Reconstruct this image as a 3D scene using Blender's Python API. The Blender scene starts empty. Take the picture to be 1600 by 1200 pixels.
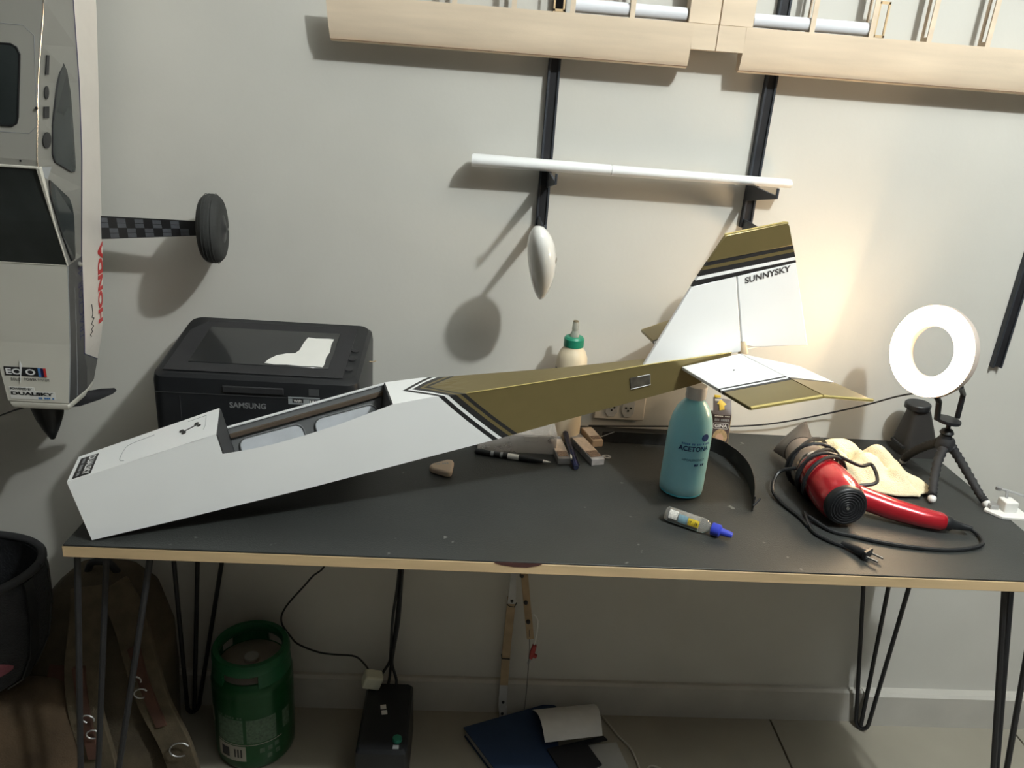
import bpy, bmesh, math, random
from mathutils import Vector, Matrix, Quaternion
random.seed(7)
V = Vector
SC = bpy.context.scene
COL = SC.collection
PI = math.pi

# ------------------------------------------------------------------ camera
cam_d = bpy.data.cameras.new('camera')
cam_d.sensor_width = 36.0
cam_d.lens = 1230.0 / 1600.0 * 36.0
cam_d.clip_start = 0.02
cam = bpy.data.objects.new('camera', cam_d)
COL.objects.link(cam)
_p, _y, _r = [math.radians(a) for a in (21.0915, 3.8679, 4.366)]
_f = V((math.sin(_y) * math.cos(_p), math.cos(_y) * math.cos(_p), -math.sin(_p)))
_rt = V((math.cos(_y), -math.sin(_y), 0))
_up = _rt.cross(_f)
_x = math.cos(_r) * _rt + math.sin(_r) * _up
_u = -math.sin(_r) * _rt + math.cos(_r) * _up
_m = Matrix((_x, _u, -_f)).transposed().to_4x4()
_m.translation = V((0, -1.4733, 1.4015))
cam.matrix_world = _m
SC.camera = cam

# ------------------------------------------------------------------ world, room lamp, exposure
w = bpy.data.worlds.new('world')
SC.world = w
w.use_nodes = True
w.node_tree.nodes['Background'].inputs[0].default_value = (0.80, 0.90, 1.0, 1)
w.node_tree.nodes['Background'].inputs[1].default_value = 0.015
RING_E = 52.0          # brightness of the ring light's diffuser
ld = bpy.data.lights.new('room_lamp', 'POINT')
ld.energy = 110
ld.color = (0.95, 1.0, 0.97)
ld.shadow_soft_size = 0.035
lamp = bpy.data.objects.new('room_lamp', ld)
lamp.location = (0.98, -1.28, 2.55)
COL.objects.link(lamp)
vs = SC.view_settings
vs.view_transform = 'Standard'
vs.look = 'None'
vs.exposure = 0.0
vs.gamma = 1.0
vs.use_curve_mapping = False

# ------------------------------------------------------------------ materials
MATS = {}
def mat(name, col, rough=0.5, metal=0.0, var=0.06, scale=30.0, bump=0.0, bscale=200.0,
        emit=0.0, alpha=1.0, sss=0.0, trans=0.0, coat=0.0, ior=1.45, stretch=None, spec=0.5):
    if name in MATS:
        return MATS[name]
    m = bpy.data.materials.new(name)
    m.use_nodes = True
    nt = m.node_tree
    b = nt.nodes['Principled BSDF']
    L = nt.links.new
    tc = nt.nodes.new('ShaderNodeTexCoord')
    mp = nt.nodes.new('ShaderNodeMapping')
    L(tc.outputs['Object'], mp.inputs[0])
    if stretch:
        mp.inputs['Scale'].default_value = stretch
    nz = nt.nodes.new('ShaderNodeTexNoise')
    nz.inputs['Scale'].default_value = scale
    nz.inputs['Detail'].default_value = 5
    L(mp.outputs[0], nz.inputs['Vector'])
    rp = nt.nodes.new('ShaderNodeValToRGB')
    c0 = [max(0, c * (1 - var)) for c in col]
    c1 = [min(1, c * (1 + var)) for c in col]
    rp.color_ramp.elements[0].position = 0.3
    rp.color_ramp.elements[1].position = 0.7
    rp.color_ramp.elements[0].color = (*c0, 1)
    rp.color_ramp.elements[1].color = (*c1, 1)
    L(nz.outputs['Fac'], rp.inputs[0])
    L(rp.outputs[0], b.inputs['Base Color'])
    b.inputs['Roughness'].default_value = rough
    b.inputs['Metallic'].default_value = metal
    b.inputs['IOR'].default_value = ior
    b.inputs['Specular IOR Level'].default_value = spec
    b.inputs['Coat Weight'].default_value = coat
    b.inputs['Coat Roughness'].default_value = 0.08
    b.inputs['Transmission Weight'].default_value = trans
    b.inputs['Alpha'].default_value = alpha
    if sss:
        b.inputs['Subsurface Weight'].default_value = sss
        b.inputs['Subsurface Radius'].default_value = (1.0, 1.0, 1.0)
        b.inputs['Subsurface Scale'].default_value = 0.03
    if emit:
        b.inputs['Emission Color'].default_value = (*col, 1)
        b.inputs['Emission Strength'].default_value = emit
    if bump:
        n2 = nt.nodes.new('ShaderNodeTexNoise')
        n2.inputs['Scale'].default_value = bscale
        L(mp.outputs[0], n2.inputs['Vector'])
        bp = nt.nodes.new('ShaderNodeBump')
        bp.inputs['Strength'].default_value = bump
        bp.inputs['Distance'].default_value = 0.002
        L(n2.outputs['Fac'], bp.inputs['Height'])
        L(bp.outputs[0], b.inputs['Normal'])
    MATS[name] = m
    return m

M_wall = mat('painted_wall', (0.60, 0.585, 0.545), 0.85, var=0.035, scale=5, bump=0.12, bscale=90, spec=0.2)
M_base = mat('baseboard_paint', (0.52, 0.50, 0.46), 0.6, var=0.06, scale=12)
M_tile = mat('floor_tile', (0.31, 0.285, 0.235), 0.35, var=0.05, scale=9)
M_grout = mat('tile_grout', (0.13, 0.12, 0.10), 0.9)
M_white = mat('white_film', (0.88, 0.885, 0.89), 0.28, var=0.02, scale=8, coat=0.3)
M_whitep = mat('white_plastic', (0.78, 0.77, 0.74), 0.3, var=0.02)
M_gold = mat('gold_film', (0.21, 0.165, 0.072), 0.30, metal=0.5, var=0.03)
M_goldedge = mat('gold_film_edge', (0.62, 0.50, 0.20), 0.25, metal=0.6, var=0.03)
M_black = mat('black_film', (0.018, 0.018, 0.02), 0.35, var=0.1)
M_blackp = mat('black_plastic', (0.012, 0.013, 0.015), 0.4, var=0.15)
M_blackm = mat('black_matte', (0.02, 0.02, 0.022), 0.75, var=0.15)
M_steelb = mat('black_steel', (0.022, 0.022, 0.025), 0.45, metal=0.2, var=0.15)
M_rail = mat('rail_steel', (0.040, 0.045, 0.055), 0.5, metal=0.2, var=0.12)
M_rubber = mat('tyre_rubber', (0.030, 0.031, 0.030), 0.8, var=0.15, bump=0.3)
M_silver = mat('silver_film', (0.30, 0.295, 0.27), 0.38, metal=0.35, var=0.04, scale=12)
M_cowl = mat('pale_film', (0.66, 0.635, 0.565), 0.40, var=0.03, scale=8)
M_glass = mat('smoked_canopy', (0.030, 0.036, 0.036), 0.15, var=0.3, scale=10)
M_balsa = mat('balsa', (0.70, 0.575, 0.44), 0.7, var=0.10, scale=5, stretch=(1, 6, 9), bump=0.1)
M_balsad = mat('balsa_rib', (0.56, 0.44, 0.32), 0.75, var=0.12, scale=25)
M_char = mat('scorched_wood', (0.20, 0.12, 0.07), 0.8, var=0.3)
M_ply = mat('plywood', (0.62, 0.45, 0.26), 0.6, var=0.15, scale=4, stretch=(1.5, 8, 12))
M_pvc = mat('paper_roll', (0.74, 0.75, 0.80), 0.35, var=0.03)
M_red = mat('red_print', (0.55, 0.035, 0.035), 0.4)
M_blue = mat('blue_print', (0.014, 0.014, 0.075), 0.4)
M_bluel = mat('light_blue_print', (0.08, 0.22, 0.50), 0.4)
M_chrome = mat('bright_metal', (0.75, 0.75, 0.75), 0.2, metal=1.0, var=0.02)
M_alu = mat('dull_metal', (0.42, 0.42, 0.42), 0.45, metal=0.7, var=0.06)
M_greyp = mat('grey_print', (0.30, 0.31, 0.32), 0.5)
M_inner = mat('grey_inner_ply', (0.16, 0.165, 0.17), 0.6, var=0.1, scale=14)
M_dark = mat('dark_inner', (0.04, 0.04, 0.042), 0.7, var=0.1)

def mat_mat():
    m = mat('slate_cover', (0.029, 0.031, 0.030), 0.50, var=0.14, scale=7, bump=0.25, bscale=420, spec=0.5)
    nt = m.node_tree
    b = nt.nodes['Principled BSDF']
    ramp = b.inputs['Base Color'].links[0].from_node
    tc = next(n for n in nt.nodes if n.type == 'TEX_COORD')
    vo = nt.nodes.new('ShaderNodeTexNoise')
    vo.inputs['Scale'].default_value = 38
    vo.inputs['Detail'].default_value = 2
    nt.links.new(tc.outputs['Object'], vo.inputs['Vector'])
    r2 = nt.nodes.new('ShaderNodeValToRGB')
    r2.color_ramp.elements[0].position = 0.735
    r2.color_ramp.elements[1].position = 0.775
    nt.links.new(vo.outputs['Fac'], r2.inputs[0])
    mx = nt.nodes.new('ShaderNodeMix')
    mx.data_type = 'RGBA'
    nt.links.new(r2.outputs[0], mx.inputs[0])
    nt.links.new(ramp.outputs[0], mx.inputs[6])
    mx.inputs[7].default_value = (0.16, 0.165, 0.155, 1)
    nt.links.new(mx.outputs[2], b.inputs['Base Color'])
    return m
M_mat = mat_mat()

# ------------------------------------------------------------------ mesh builder
class MB:
    def __init__(s):
        s.v = []; s.f = []
    def add(s, vs, fs):
        o = len(s.v)
        s.v += [V(a) for a in vs]
        s.f += [tuple(i + o for i in f) for f in fs]
        return s
    def box(s, c, size, R=None):
        c = V(c); h = [a / 2 for a in size]
        pts = []
        for k in range(8):
            d = V((h[0] * (1 if k & 1 else -1), h[1] * (1 if k & 2 else -1), h[2] * (1 if k & 4 else -1)))
            pts.append(c + (R @ d if R else d))
        return s.add(pts, [(0, 2, 3, 1), (4, 5, 7, 6), (0, 1, 5, 4), (2, 6, 7, 3), (0, 4, 6, 2), (1, 3, 7, 5)])
    def hexa(s, p):   # 8 points, bottom ring then top ring
        return s.add(p, [(3, 2, 1, 0), (4, 5, 6, 7), (0, 1, 5, 4), (1, 2, 6, 5), (2, 3, 7, 6), (3, 0, 4, 7)])
    def prism(s, poly, off):
        n = len(poly); off = V(off)
        a = [V(p) for p in poly]
        nrm = sum(((a[i] - a[0]).cross(a[i + 1] - a[0]) for i in range(1, n - 1)), V((0, 0, 0)))
        if nrm.dot(off) > 0:
            a.reverse()
        pts = a + [p + off for p in a]
        return s.add(pts, [tuple(range(n)), tuple(range(2 * n - 1, n - 1, -1))] +
                     [((i + 1) % n, i, i + n, (i + 1) % n + n) for i in range(n)])
    def loft(s, rings, cap=True, closed=True):
        n = len(rings[0]); pts = [V(p) for r in rings for p in r]; fs = []
        for k in range(len(rings) - 1):
            for i in range(n if closed else n - 1):
                j = (i + 1) % n
                fs.append((k * n + i, k * n + j, (k + 1) * n + j, (k + 1) * n + i))
        if cap:
            fs.append(tuple(range(n - 1, -1, -1)))
            fs.append(tuple((len(rings) - 1) * n + i for i in range(n)))
        return s.add(pts, fs)
    def lathe(s, prof, origin, axis=(0, 0, 1), n=32, cap=True, ref=None):
        ax = V(axis).normalized(); o = V(origin)
        r = V(ref) if ref else (V((1, 0, 0)) if abs(ax.x) < 0.9 else V((0, 1, 0)))
        u = (r - ax * r.dot(ax)).normalized(); q = ax.cross(u)
        rings = [[o + ax * h + (u * math.cos(2 * PI * i / n) + q * math.sin(2 * PI * i / n)) * max(rad, 1e-5)
                  for i in range(n)] for rad, h in prof]
        return s.loft(rings, cap)
    def tube(s, pts, r, n=8, cap=True, smooth=0):
        P = [V(p) for p in pts]
        if smooth:
            P = catmull(P, smooth)
        rings = []
        t0 = (P[1] - P[0]).normalized()
        up = V((0, 0, 1)) if abs(t0.z) < 0.9 else V((1, 0, 0))
        u = (up - t0 * up.dot(t0)).normalized()
        for i, p in enumerate(P):
            t = (P[min(i + 1, len(P) - 1)] - P[max(i - 1, 0)]).normalized()
            u = (u - t * u.dot(t)).normalized(); q = t.cross(u)
            rr = r[i] if isinstance(r, (list, tuple)) else r
            rings.append([p + (u * math.cos(2 * PI * k / n) + q * math.sin(2 * PI * k / n)) * rr for k in range(n)])
        return s.loft(rings, cap)
    def ribbon(s, pts, wdir, w, th, smooth=0):  # flat strip along a path, width along wdir
        P = [V(p) for p in pts]
        if smooth:
            P = catmull(P, smooth)
        rings = []
        for i, p in enumerate(P):
            t = (P[min(i + 1, len(P) - 1)] - P[max(i - 1, 0)]).normalized()
            wd = wdir(p) if callable(wdir) else V(wdir)
            wd = (wd - t * wd.dot(t)).normalized(); q = t.cross(wd)
            ww = w[i * (len(w) - 1) // max(1, len(P) - 1)] if isinstance(w, (list, tuple)) else w
            rings.append([p + wd * (a * ww / 2) + q * (b * th / 2) for a, b in ((-1, -1), (1, -1), (1, 1), (-1, 1))])
        return s.loft(rings)
    def build(s, name, material, parent=None, smooth=False, bevel=0.0, seg=2, subd=0, angle=0.7):
        me = bpy.data.meshes.new(name)
        off = root_of(parent).location if parent else V((0, 0, 0))
        me.from_pydata([tuple(a - off) for a in s.v], [], s.f)
        bm = bmesh.new(); bm.from_mesh(me)
        bmesh.ops.remove_doubles(bm, verts=bm.verts, dist=1e-6)
        bmesh.ops.recalc_face_normals(bm, faces=bm.faces)
        bm.to_mesh(me); bm.free()
        me.materials.append(material)
        o = bpy.data.objects.new(name, me)
        COL.objects.link(o)
        if parent:
            o.parent = parent
        if bevel:
            md = o.modifiers.new('bevel', 'BEVEL'); md.width = bevel; md.segments = seg
            md.limit_method = 'ANGLE'; md.angle_limit = 0.6
        if subd:
            md = o.modifiers.new('subd', 'SUBSURF'); md.levels = subd; md.render_levels = subd
        if smooth or bevel or subd:
            for p in me.polygons:
                p.use_smooth = True
            if not subd:
                me.set_sharp_from_angle(angle=angle)
        return o

def catmull(P, k):
    out = []
    for i in range(len(P) - 1):
        a, b, c, d = P[max(i - 1, 0)], P[i], P[i + 1], P[min(i + 2, len(P) - 1)]
        for j in range(k):
            t = j / k
            out.append(0.5 * ((2 * b) + (c - a) * t + (2 * a - 5 * b + 4 * c - d) * t * t + (3 * b - a - 3 * c + d) * t ** 3))
    out.append(P[-1])
    return out
def root_of(o):
    while o.parent:
        o = o.parent
    return o
def tag(o, label, cat, group=None):
    o['label'] = label; o['category'] = cat
    if group:
        o['group'] = group
    return o
def thing(name, loc, label, cat, group=None):
    o = bpy.data.objects.new(name, None)
    o.empty_display_size = 0.03
    o.location = loc
    COL.objects.link(o)
    return tag(o, label, cat, group)
def struct(o):
    o['kind'] = 'structure'
    return o
def rot(axis, deg):
    return Matrix.Rotation(math.radians(deg), 3, axis)
def rrect(w, h, r, n=5):
    pts = []
    for cx, cy, a0 in ((w / 2 - r, h / 2 - r, 0), (-w / 2 + r, h / 2 - r, 90), (-w / 2 + r, -h / 2 + r, 180), (w / 2 - r, -h / 2 + r, 270)):
        for i in range(n + 1):
            a = math.radians(a0 + 90 * i / n)
            pts.append((cx + r * math.cos(a), cy + r * math.sin(a)))
    return pts
def flat(poly2, o, x, y, th=0.0006):
    """2D polygon -> thin plate on the plane (o, x, y)"""
    o, x, y = V(o), V(x).normalized(), V(y).normalized()
    n = x.cross(y).normalized()
    return MB().prism([o + x * a + y * b - n * th * 0.2 for a, b in poly2], n * th)
def text(body, name, material, parent, fn, bold=0.0):
    """flat lettering: the outline of the text mapped through fn(u, v), u and v in 0..1"""
    cu = bpy.data.curves.new('t', 'FONT')
    cu.body = body; cu.size = 1.0; cu.offset = bold; cu.resolution_u = 3
    ob = bpy.data.objects.new('t', cu)
    COL.objects.link(ob)
    dg = bpy.context.evaluated_depsgraph_get()
    me = bpy.data.meshes.new_from_object(ob.evaluated_get(dg))
    bpy.data.objects.remove(ob); bpy.data.curves.remove(cu)
    me.name = name
    xs = [v.co.x for v in me.vertices]; ys = [v.co.y for v in me.vertices]
    x0, x1, y0, y1 = min(xs), max(xs), min(ys), max(ys)
    off = root_of(parent).location
    for v in me.vertices:
        v.co = fn((v.co.x - x0) / (x1 - x0), (v.co.y - y0) / (y1 - y0)) - off
    me.materials.clear(); me.materials.append(material)
    o = bpy.data.objects.new(name, me)
    COL.objects.link(o); o.parent = parent
    return o
def plan(o, x, y, lift=0.0008):
    """text map: bottom-left corner o, full-width vector x, full-height vector y"""
    o, x, y = V(o), V(x), V(y)
    n = x.cross(y).normalized() * lift
    return lambda u, v: o + x * u + y * v + n

# ================================================================== THE ROOM
TZ = 0.75
wall = struct(MB().box((0.2, 0.06, 1.45), (5.0, 0.12, 2.9)).build('wall_back', M_wall))
floor = struct(MB().box((0.2, -1.475, -0.03), (5.0, 3.05, 0.05)).build('floor', M_grout))
struct(MB().box((0.2, -1.45, 2.76), (5.0, 3.1, 0.06)).build('ceiling', mat('ceiling_paint', (0.82, 0.82, 0.80), 0.9, var=0.02)))
struct(MB().box((0.2, -3.03, 1.45), (5.0, 0.06, 2.6)).build('fill_wall_front', mat('fill_wall_dark', (0.11, 0.105, 0.10), 0.9)))  # unseen wall added for soft frontal fill, its dark tone tuned to that
T = 0.6055
for i in range(-5, 3):
    for j in range(0, 5):
        x0 = 0.787 + i * T; y1 = -0.002 - j * T
        MB().box((x0 + T / 2, y1 - T / 2, -0.005), (T - 0.004, T - 0.004, 0.01)).build('tile', M_tile, floor, bevel=0.001, seg=1)
def board(x0, x1, y, h, name):
    m = MB().prism([(x0, 0.0, 0), (x0, y, 0), (x0, y, h - 0.006), (x0, y + 0.006, h), (x0, 0, h)], (x1 - x0, 0, 0))
    return struct(m.build(name, M_base))
board(-2.2, 1.0, -0.014, 0.092, 'baseboard_left')
board(1.0, 2.6, -0.026, 0.094, 'baseboard_right')

# ================================================================== WORK TABLE
XL, XR, YF, YB = -0.549, 0.966, -0.503, -0.004
tb = thing('work_table', (0.2, -0.25, 0), 'long plywood work table with black hairpin legs and dark slate covering', 'table')
MB().box(((XL + XR) / 2, (YF + YB) / 2, TZ - 0.0115), (XR - XL, YF - YB, 0.018)).build('tabletop', M_ply, tb, bevel=0.0012, seg=1)
r = 0.02
cov = [(XL + 0.002, YF + 0.0005), (XR - 0.002, YF + 0.0005), (XR - 0.002, YB), (XL + 0.03, YB), (XL + 0.008, YB - 0.03)]
MB().prism([(a, b, TZ) for a, b in cov], (0, 0, -0.0025)).build('slate_cover', M_mat, tb, bevel=0.0006, seg=1)
st = MB().prism([(0.06, YF - 0.0006, TZ - 0.0025), (0.07, YF - 0.0006, TZ - 0.006), (0.088, YF - 0.0006, TZ - 0.0085), (0.108, YF - 0.0006, TZ - 0.0085),
                 (0.124, YF - 0.0006, TZ - 0.005), (0.13, YF - 0.0006, TZ - 0.0015), (0.06, YF - 0.0006, TZ - 0.0015)], (0, 0.0008, 0))
o = st.build('edge_stain', mat('wine_stain', (0.075, 0.028, 0.025), 0.5), tb); o['label'] = 'dark red stain on the wood edge'
def hairpin(foot, tops, plate):
    f = V(foot); a, b, c = [V(t) for t in tops]
    zf = V((0, 0, 0.006))
    m = MB()
    da, db = (a - f).normalized(), (b - f).normalized()
    hh = V((b.x - a.x, b.y - a.y, 0)).normalized() * 0.015
    fa, fb = f - hh + V((0, 0, .028)), f + hh + V((0, 0, .028))
    m.tube([a, fa] + [f + zf + V((0, 0, .022)) - hh * math.cos(q) - V((0, 0, .022)) * math.sin(q) for q in [i * PI / 8 for i in range(1, 8)]] + [fb, b], 0.0048, 8)
    m.tube([c, f + zf + (c - f).normalized() * 0.008], 0.0048, 8)
    m.prism([(p[0], p[1], TZ - 0.0205) for p in plate], (0, 0, -0.004))
    m.build('leg', M_steelb, tb, smooth=True)
hairpin((1.000, -0.040, 0), [(0.850, -0.04, 0.728), (0.940, -0.145, 0.728), (0.938, -0.05, 0.728)],
        [(0.855, -0.028), (0.95, -0.028), (0.95, -0.16), (0.91, -0.16), (0.91, -0.07), (0.855, -0.07)])
hairpin((-0.572, -0.04, 0), [(-0.535, -0.16, 0.728), (-0.425, -0.04, 0.728), (-0.505, -0.05, 0.728)],
        [(-0.54, -0.028), (-0.41, -0.028), (-0.41, -0.07), (-0.50, -0.07), (-0.50, -0.18), (-0.54, -0.18)])
hairpin((-0.600, -0.485, 0), [(-0.540, -0.48, 0.728), (-0.438, -0.475, 0.728), (-0.515, -0.44, 0.728)],
        [(-0.547, -0.49), (-0.42, -0.49), (-0.42, -0.45), (-0.49, -0.45), (-0.49, -0.38), (-0.547, -0.38)])
hairpin((1.030, -0.485, 0), [(0.862, -0.47, 0.728), (0.958, -0.35, 0.728), (0.926, -0.46, 0.728)],
        [(0.84, -0.49), (0.963, -0.49), (0.963, -0.34), (0.92, -0.34), (0.92, -0.44), (0.84, -0.44)])

# ================================================================== MAIN MODEL: FUSELAGE ON THE TABLE
N0 = V((-0.5119, -0.491, 0.7515))
E1 = V((0.948, 0.2357, 0.2137)).normalized()
E2 = V((-0.2413, 0.9705, 0.0)).normalized()
E3 = E1.cross(E2).normalized()
def FW(s, o, h):
    return N0 + E1 * s + E2 * o + E3 * h
def interp(tab, s):
    if s <= tab[0][0]:
        return tab[0][1]
    for (a, x), (b, y) in zip(tab, tab[1:]):
        if s <= b:
            return x + (y - x) * (s - a) / (b - a)
    return tab[-1][1]
T_near = [(0, 0.0), (1.015, 0.002)]
T_far = [(0, 0.0778), (0.2, 0.0945), (0.45, 0.0914), (0.554, 0.0774), (0.737, 0.0461), (0.87, 0.0279), (1.015, 0.010)]
T_bot = [(0, 0.0), (0.12, -0.0035), (0.3, -0.0074), (0.6, -0.0082), (0.74, -0.0059), (0.96, -0.0035), (1.015, 0.004)]
T_hat = [(0, 0.0969), (0.2035, 0.1141)]
T_sill = [(0.2035, 0.0818), (0.24, 0.0785), (0.277, 0.0773), (0.32, 0.0790), (0.371, 0.0826), (0.454, 0.0935)]
T_sf = [(0.2035, 0.0818), (0.30, 0.0862), (0.454, 0.0935)]
T_deck = [(0.454, 0.0935), (0.5155, 0.0895), (0.55, 0.0836), (0.7206, 0.0662), (0.8959, 0.0508), (1.015, 0.0376)]
fus = thing('model_aeroplane', N0, 'white and gold model aeroplane with tail propped on the blue bottle', 'model plane')
K0, KW, SLANT, APEX = 0.5226, 0.041, 0.0712, 0.048
def ln(k):                       # slanted stripe line number k on the sides, t = 0 bottom .. 1 top
    return lambda t: K0 + k * KW + SLANT * (1 - t)
def grid(surf, sl, sr, n, m, flip=False):
    pts = []; fs = []
    for i in range(n + 1):
        for j in range(m + 1):
            t = j / m
            pts.append(FW(*surf(sl(t) + (sr(t) - sl(t)) * i / n, t)))
    for i in range(n):
        for j in range(m):
            q = (i * (m + 1) + j, (i + 1) * (m + 1) + j, (i + 1) * (m + 1) + j + 1, i * (m + 1) + j + 1)
            fs.append(q)
    return pts, fs
def side(near, top):
    ot = T_near if near else T_far
    return lambda s, t: (s, interp(ot, s), interp(T_bot, s) + (interp(top, s) - interp(T_bot, s)) * t)
def deckline(k):                 # chevron on the deck, t = 0 near ridge .. 1 far ridge
    return lambda t: K0 + k * KW - APEX * (1 - abs(2 * t - 1))
def deck(s, t):
    a, b = interp(T_near, s), interp(T_far, s)
    return (s, a + (b - a) * t, interp(T_deck, s))
def bottom(s, t):
    a, b = interp(T_near, s), interp(T_far, s)
    return (s, a + (b - a) * t, interp(T_bot, s))
c = lambda x: (lambda t: x)
def shell(k0, k1, n):
    m = MB()
    l, r_ = (ln(k0) if k0 is not None else c(0.454)), (ln(k1) if k1 is not None else c(1.015))
    m.add(*grid(side(True, T_deck), l, r_, n, 4))
    m.add(*grid(side(False, T_deck), l, r_, n, 4))
    dl, dr = (deckline(k0) if k0 is not None else c(0.454)), (deckline(k1) if k1 is not None else c(1.015))
    m.add(*grid(deck, dl, dr, n, 8))
    bl = c(l(0)); br = c(r_(0))
    m.add(*grid(bottom, bl, br, n, 2))
    return m
# front white shell : nose, hatch, cockpit sides, rear white deck
m = shell(None, 0, 8)
m.add(*grid(side(True, T_sill), c(0.2035), c(0.454), 14, 3))
m.add(*grid(side(False, T_sf), c(0.2035), c(0.454), 14, 3))
m.add(*grid(bottom, c(0.0), c(0.454), 10, 2))
m.add(*grid(side(True, T_hat), c(0.0), c(0.2035), 6, 3))
m.add(*grid(side(False, T_hat), c(0.0), c(0.2035), 6, 3))
m.add([FW(0, 0, 0), FW(0, 0.0778, 0), FW(0, 0.0778, 0.0969), FW(0, 0, 0.0969)], [(0, 1, 2, 3)])
m.build('front_shell', M_white, fus)
def hat(s, t):
    a, b = interp(T_near, s), interp(T_far, s)
    return (s, a + (b - a) * t, interp(T_hat, s))
o = MB().add(*grid(hat, c(0.0), c(0.2035), 6, 4)).build('nose_hatch', M_white, fus)
md = o.modifiers.new('thick', 'SOLIDIFY'); md.thickness = 0.0015; md.offset = -1
shell(1.0, None, 16).build('tail_shell', M_gold, fus)
for k0, k1, mm, nm in ((0, .21, M_black, 'black_stripe'), (.21, .37, M_white, 'white_stripe'), (.37, .66, M_black, 'black_stripe'),
                       (.66, .82, M_gold, 'gold_stripe'), (.82, 1.0, M_black, 'black_stripe')):
    shell(k0, k1, 2).build(nm, mm, fus)
# lit near deck ridge, its highlight painted as a brighter gold edge
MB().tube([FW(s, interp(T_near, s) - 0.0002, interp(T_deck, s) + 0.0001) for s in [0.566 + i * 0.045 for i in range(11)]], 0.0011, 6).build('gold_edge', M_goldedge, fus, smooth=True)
# cockpit interior
def inner(off, base, top, s0, s1, n=12):
    return grid(lambda s, t: (s, interp(T_far, s) - off, base + (interp(top, s) - 0.002 - base) * t), c(s0), c(s1), n, 2)
ck = MB()
ck.add(*inner(0.003, 0.012, T_sf, 0.206, 0.452))
ck.add(*grid(lambda s, t: (s, 0.003, 0.012 + (interp(T_sill, s) - 0.014) * t), c(0.206), c(0.452), 10, 2))
ck.build('cockpit_lining', M_inner, fus)
MB().add(*grid(lambda s, t: (s, 0.003 + (interp(T_far, s) - 0.006) * t, 0.012), c(0.204), c(0.454), 6, 2)).build('cockpit_floor', M_dark, fus)
MB().hexa([FW(0.2025, 0.001, 0.01), FW(0.2055, 0.001, 0.01), FW(0.2055, 0.0935, 0.01), FW(0.2025, 0.0935, 0.01),
           FW(0.2025, 0.001, 0.1125), FW(0.2055, 0.001, 0.1125), FW(0.2055, 0.0935, 0.1125), FW(0.2025, 0.0935, 0.1125)]).build('bulkhead', M_dark, fus)
MB().hexa([FW(0.425, 0.002, 0.01), FW(0.428, 0.002, 0.01), FW(0.428, 0.0895, 0.01), FW(0.425, 0.0895, 0.01),
           FW(0.4515, 0.002, 0.0925), FW(0.4545, 0.002, 0.0925), FW(0.4545, 0.0895, 0.0925), FW(0.4515, 0.0895, 0.0925)]).build('bulkhead', M_dark, fus)
def longeron(h0, h1, mm, nm, th=0.003):
    mb = MB()
    ss = [0.207 + i * 0.0272 for i in range(10)]
    rings = []
    for s in ss:
        f = interp(T_far, s) - 0.003; t = interp(T_sf, s)
        rings.append([FW(s, f, t - h0), FW(s, f - th, t - h0), FW(s, f - th, t - h1), FW(s, f, t - h1)])
    return mb.loft(rings).build(nm, mm, fus)
longeron(0.012, 0.018, mat('walnut_strip', (0.10, 0.075, 0.055), 0.6), 'longeron', 0.005)
longeron(0.0, 0.002, M_white, 'sill_strip', 0.002)
for s0, s1 in ((0.216, 0.315), (0.333, 0.432)):
    poly = rrect(s1 - s0, 0.036, 0.014, 6)
    sc_ = (s0 + s1) / 2
    pts = []
    for a, b in poly:
        s = sc_ + a
        pts.append(FW(s, interp(T_far, s) - 0.0036, 0.040 + b + (s - 0.216) * 0.03))
    mb = MB().prism(pts, E2 * -0.0008)
    mb.build('side_window', mat('bright_film', (0.72, 0.75, 0.80), 0.4), fus)
    ring = [p - E2 * 0.0012 for p in pts]
    MB().tube(ring + [ring[0]], 0.0011, 6).build('window_rim', M_inner, fus)
MB().box(FW(0.318, 0.035, 0.055), (0.022, 0.012, 0.003), Matrix((E1, E2, E3)).transposed()).build('velcro_tab', mat('blue_velcro', (0.03, 0.16, 0.42), 0.8), fus)
# nose markings : sticker, hatch outline, emblem
def on_hat(s, o, lift=0.0006):
    return FW(s, o, interp(T_hat, s) + lift)
MB().hexa([on_hat(0.006, 0.004, .0001), on_hat(0.031, 0.004, .0001), on_hat(0.031, 0.066, .0001), on_hat(0.006, 0.066, .0001),
           on_hat(0.006, 0.004, .0006), on_hat(0.031, 0.004, .0006), on_hat(0.031, 0.066, .0006), on_hat(0.006, 0.066, .0006)]).build('sticker', M_black, fus)
text('DUALSKY', 'lettering', M_white, fus, lambda u, v: on_hat(0.0185 + v * 0.010, 0.062 - u * 0.056, 0.0010), 0.02)
text('--- ---- --', 'small_print', M_greyp, fus, lambda u, v: on_hat(0.0105 + v * 0.004, 0.060 - u * 0.052, 0.0010))
hl = [on_hat(0.075, 0.010), on_hat(0.068, 0.018), on_hat(0.070, 0.05), on_hat(0.078, 0.062), on_hat(0.11, 0.068)]
MB().tube(hl, 0.00035, 5, smooth=4).build('hatch_seam', M_greyp, fus)
MB().tube([on_hat(0.158, 0.078), on_hat(0.185, 0.080), on_hat(0.186, 0.045), on_hat(0.184, 0.030)], 0.0003, 5).build('hatch_seam', M_greyp, fus)
em = MB()
for (s, o_, r_) in ((0.151, 0.050, 0.0035), (0.155, 0.041, 0.0035), (0.172, 0.060, 0.0035), (0.176, 0.051, 0.003)):
    em.prism([on_hat(s + r_ * math.cos(a), o_ + r_ * 1.3 * math.sin(a), 0.0003) for a in [i * PI / 5 for i in range(10)]], E3 * 0.0005)
em.tube([on_hat(0.153, 0.045), on_hat(0.174, 0.056)], 0.0008, 5)
em.build('emblem', M_black, fus)
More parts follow.
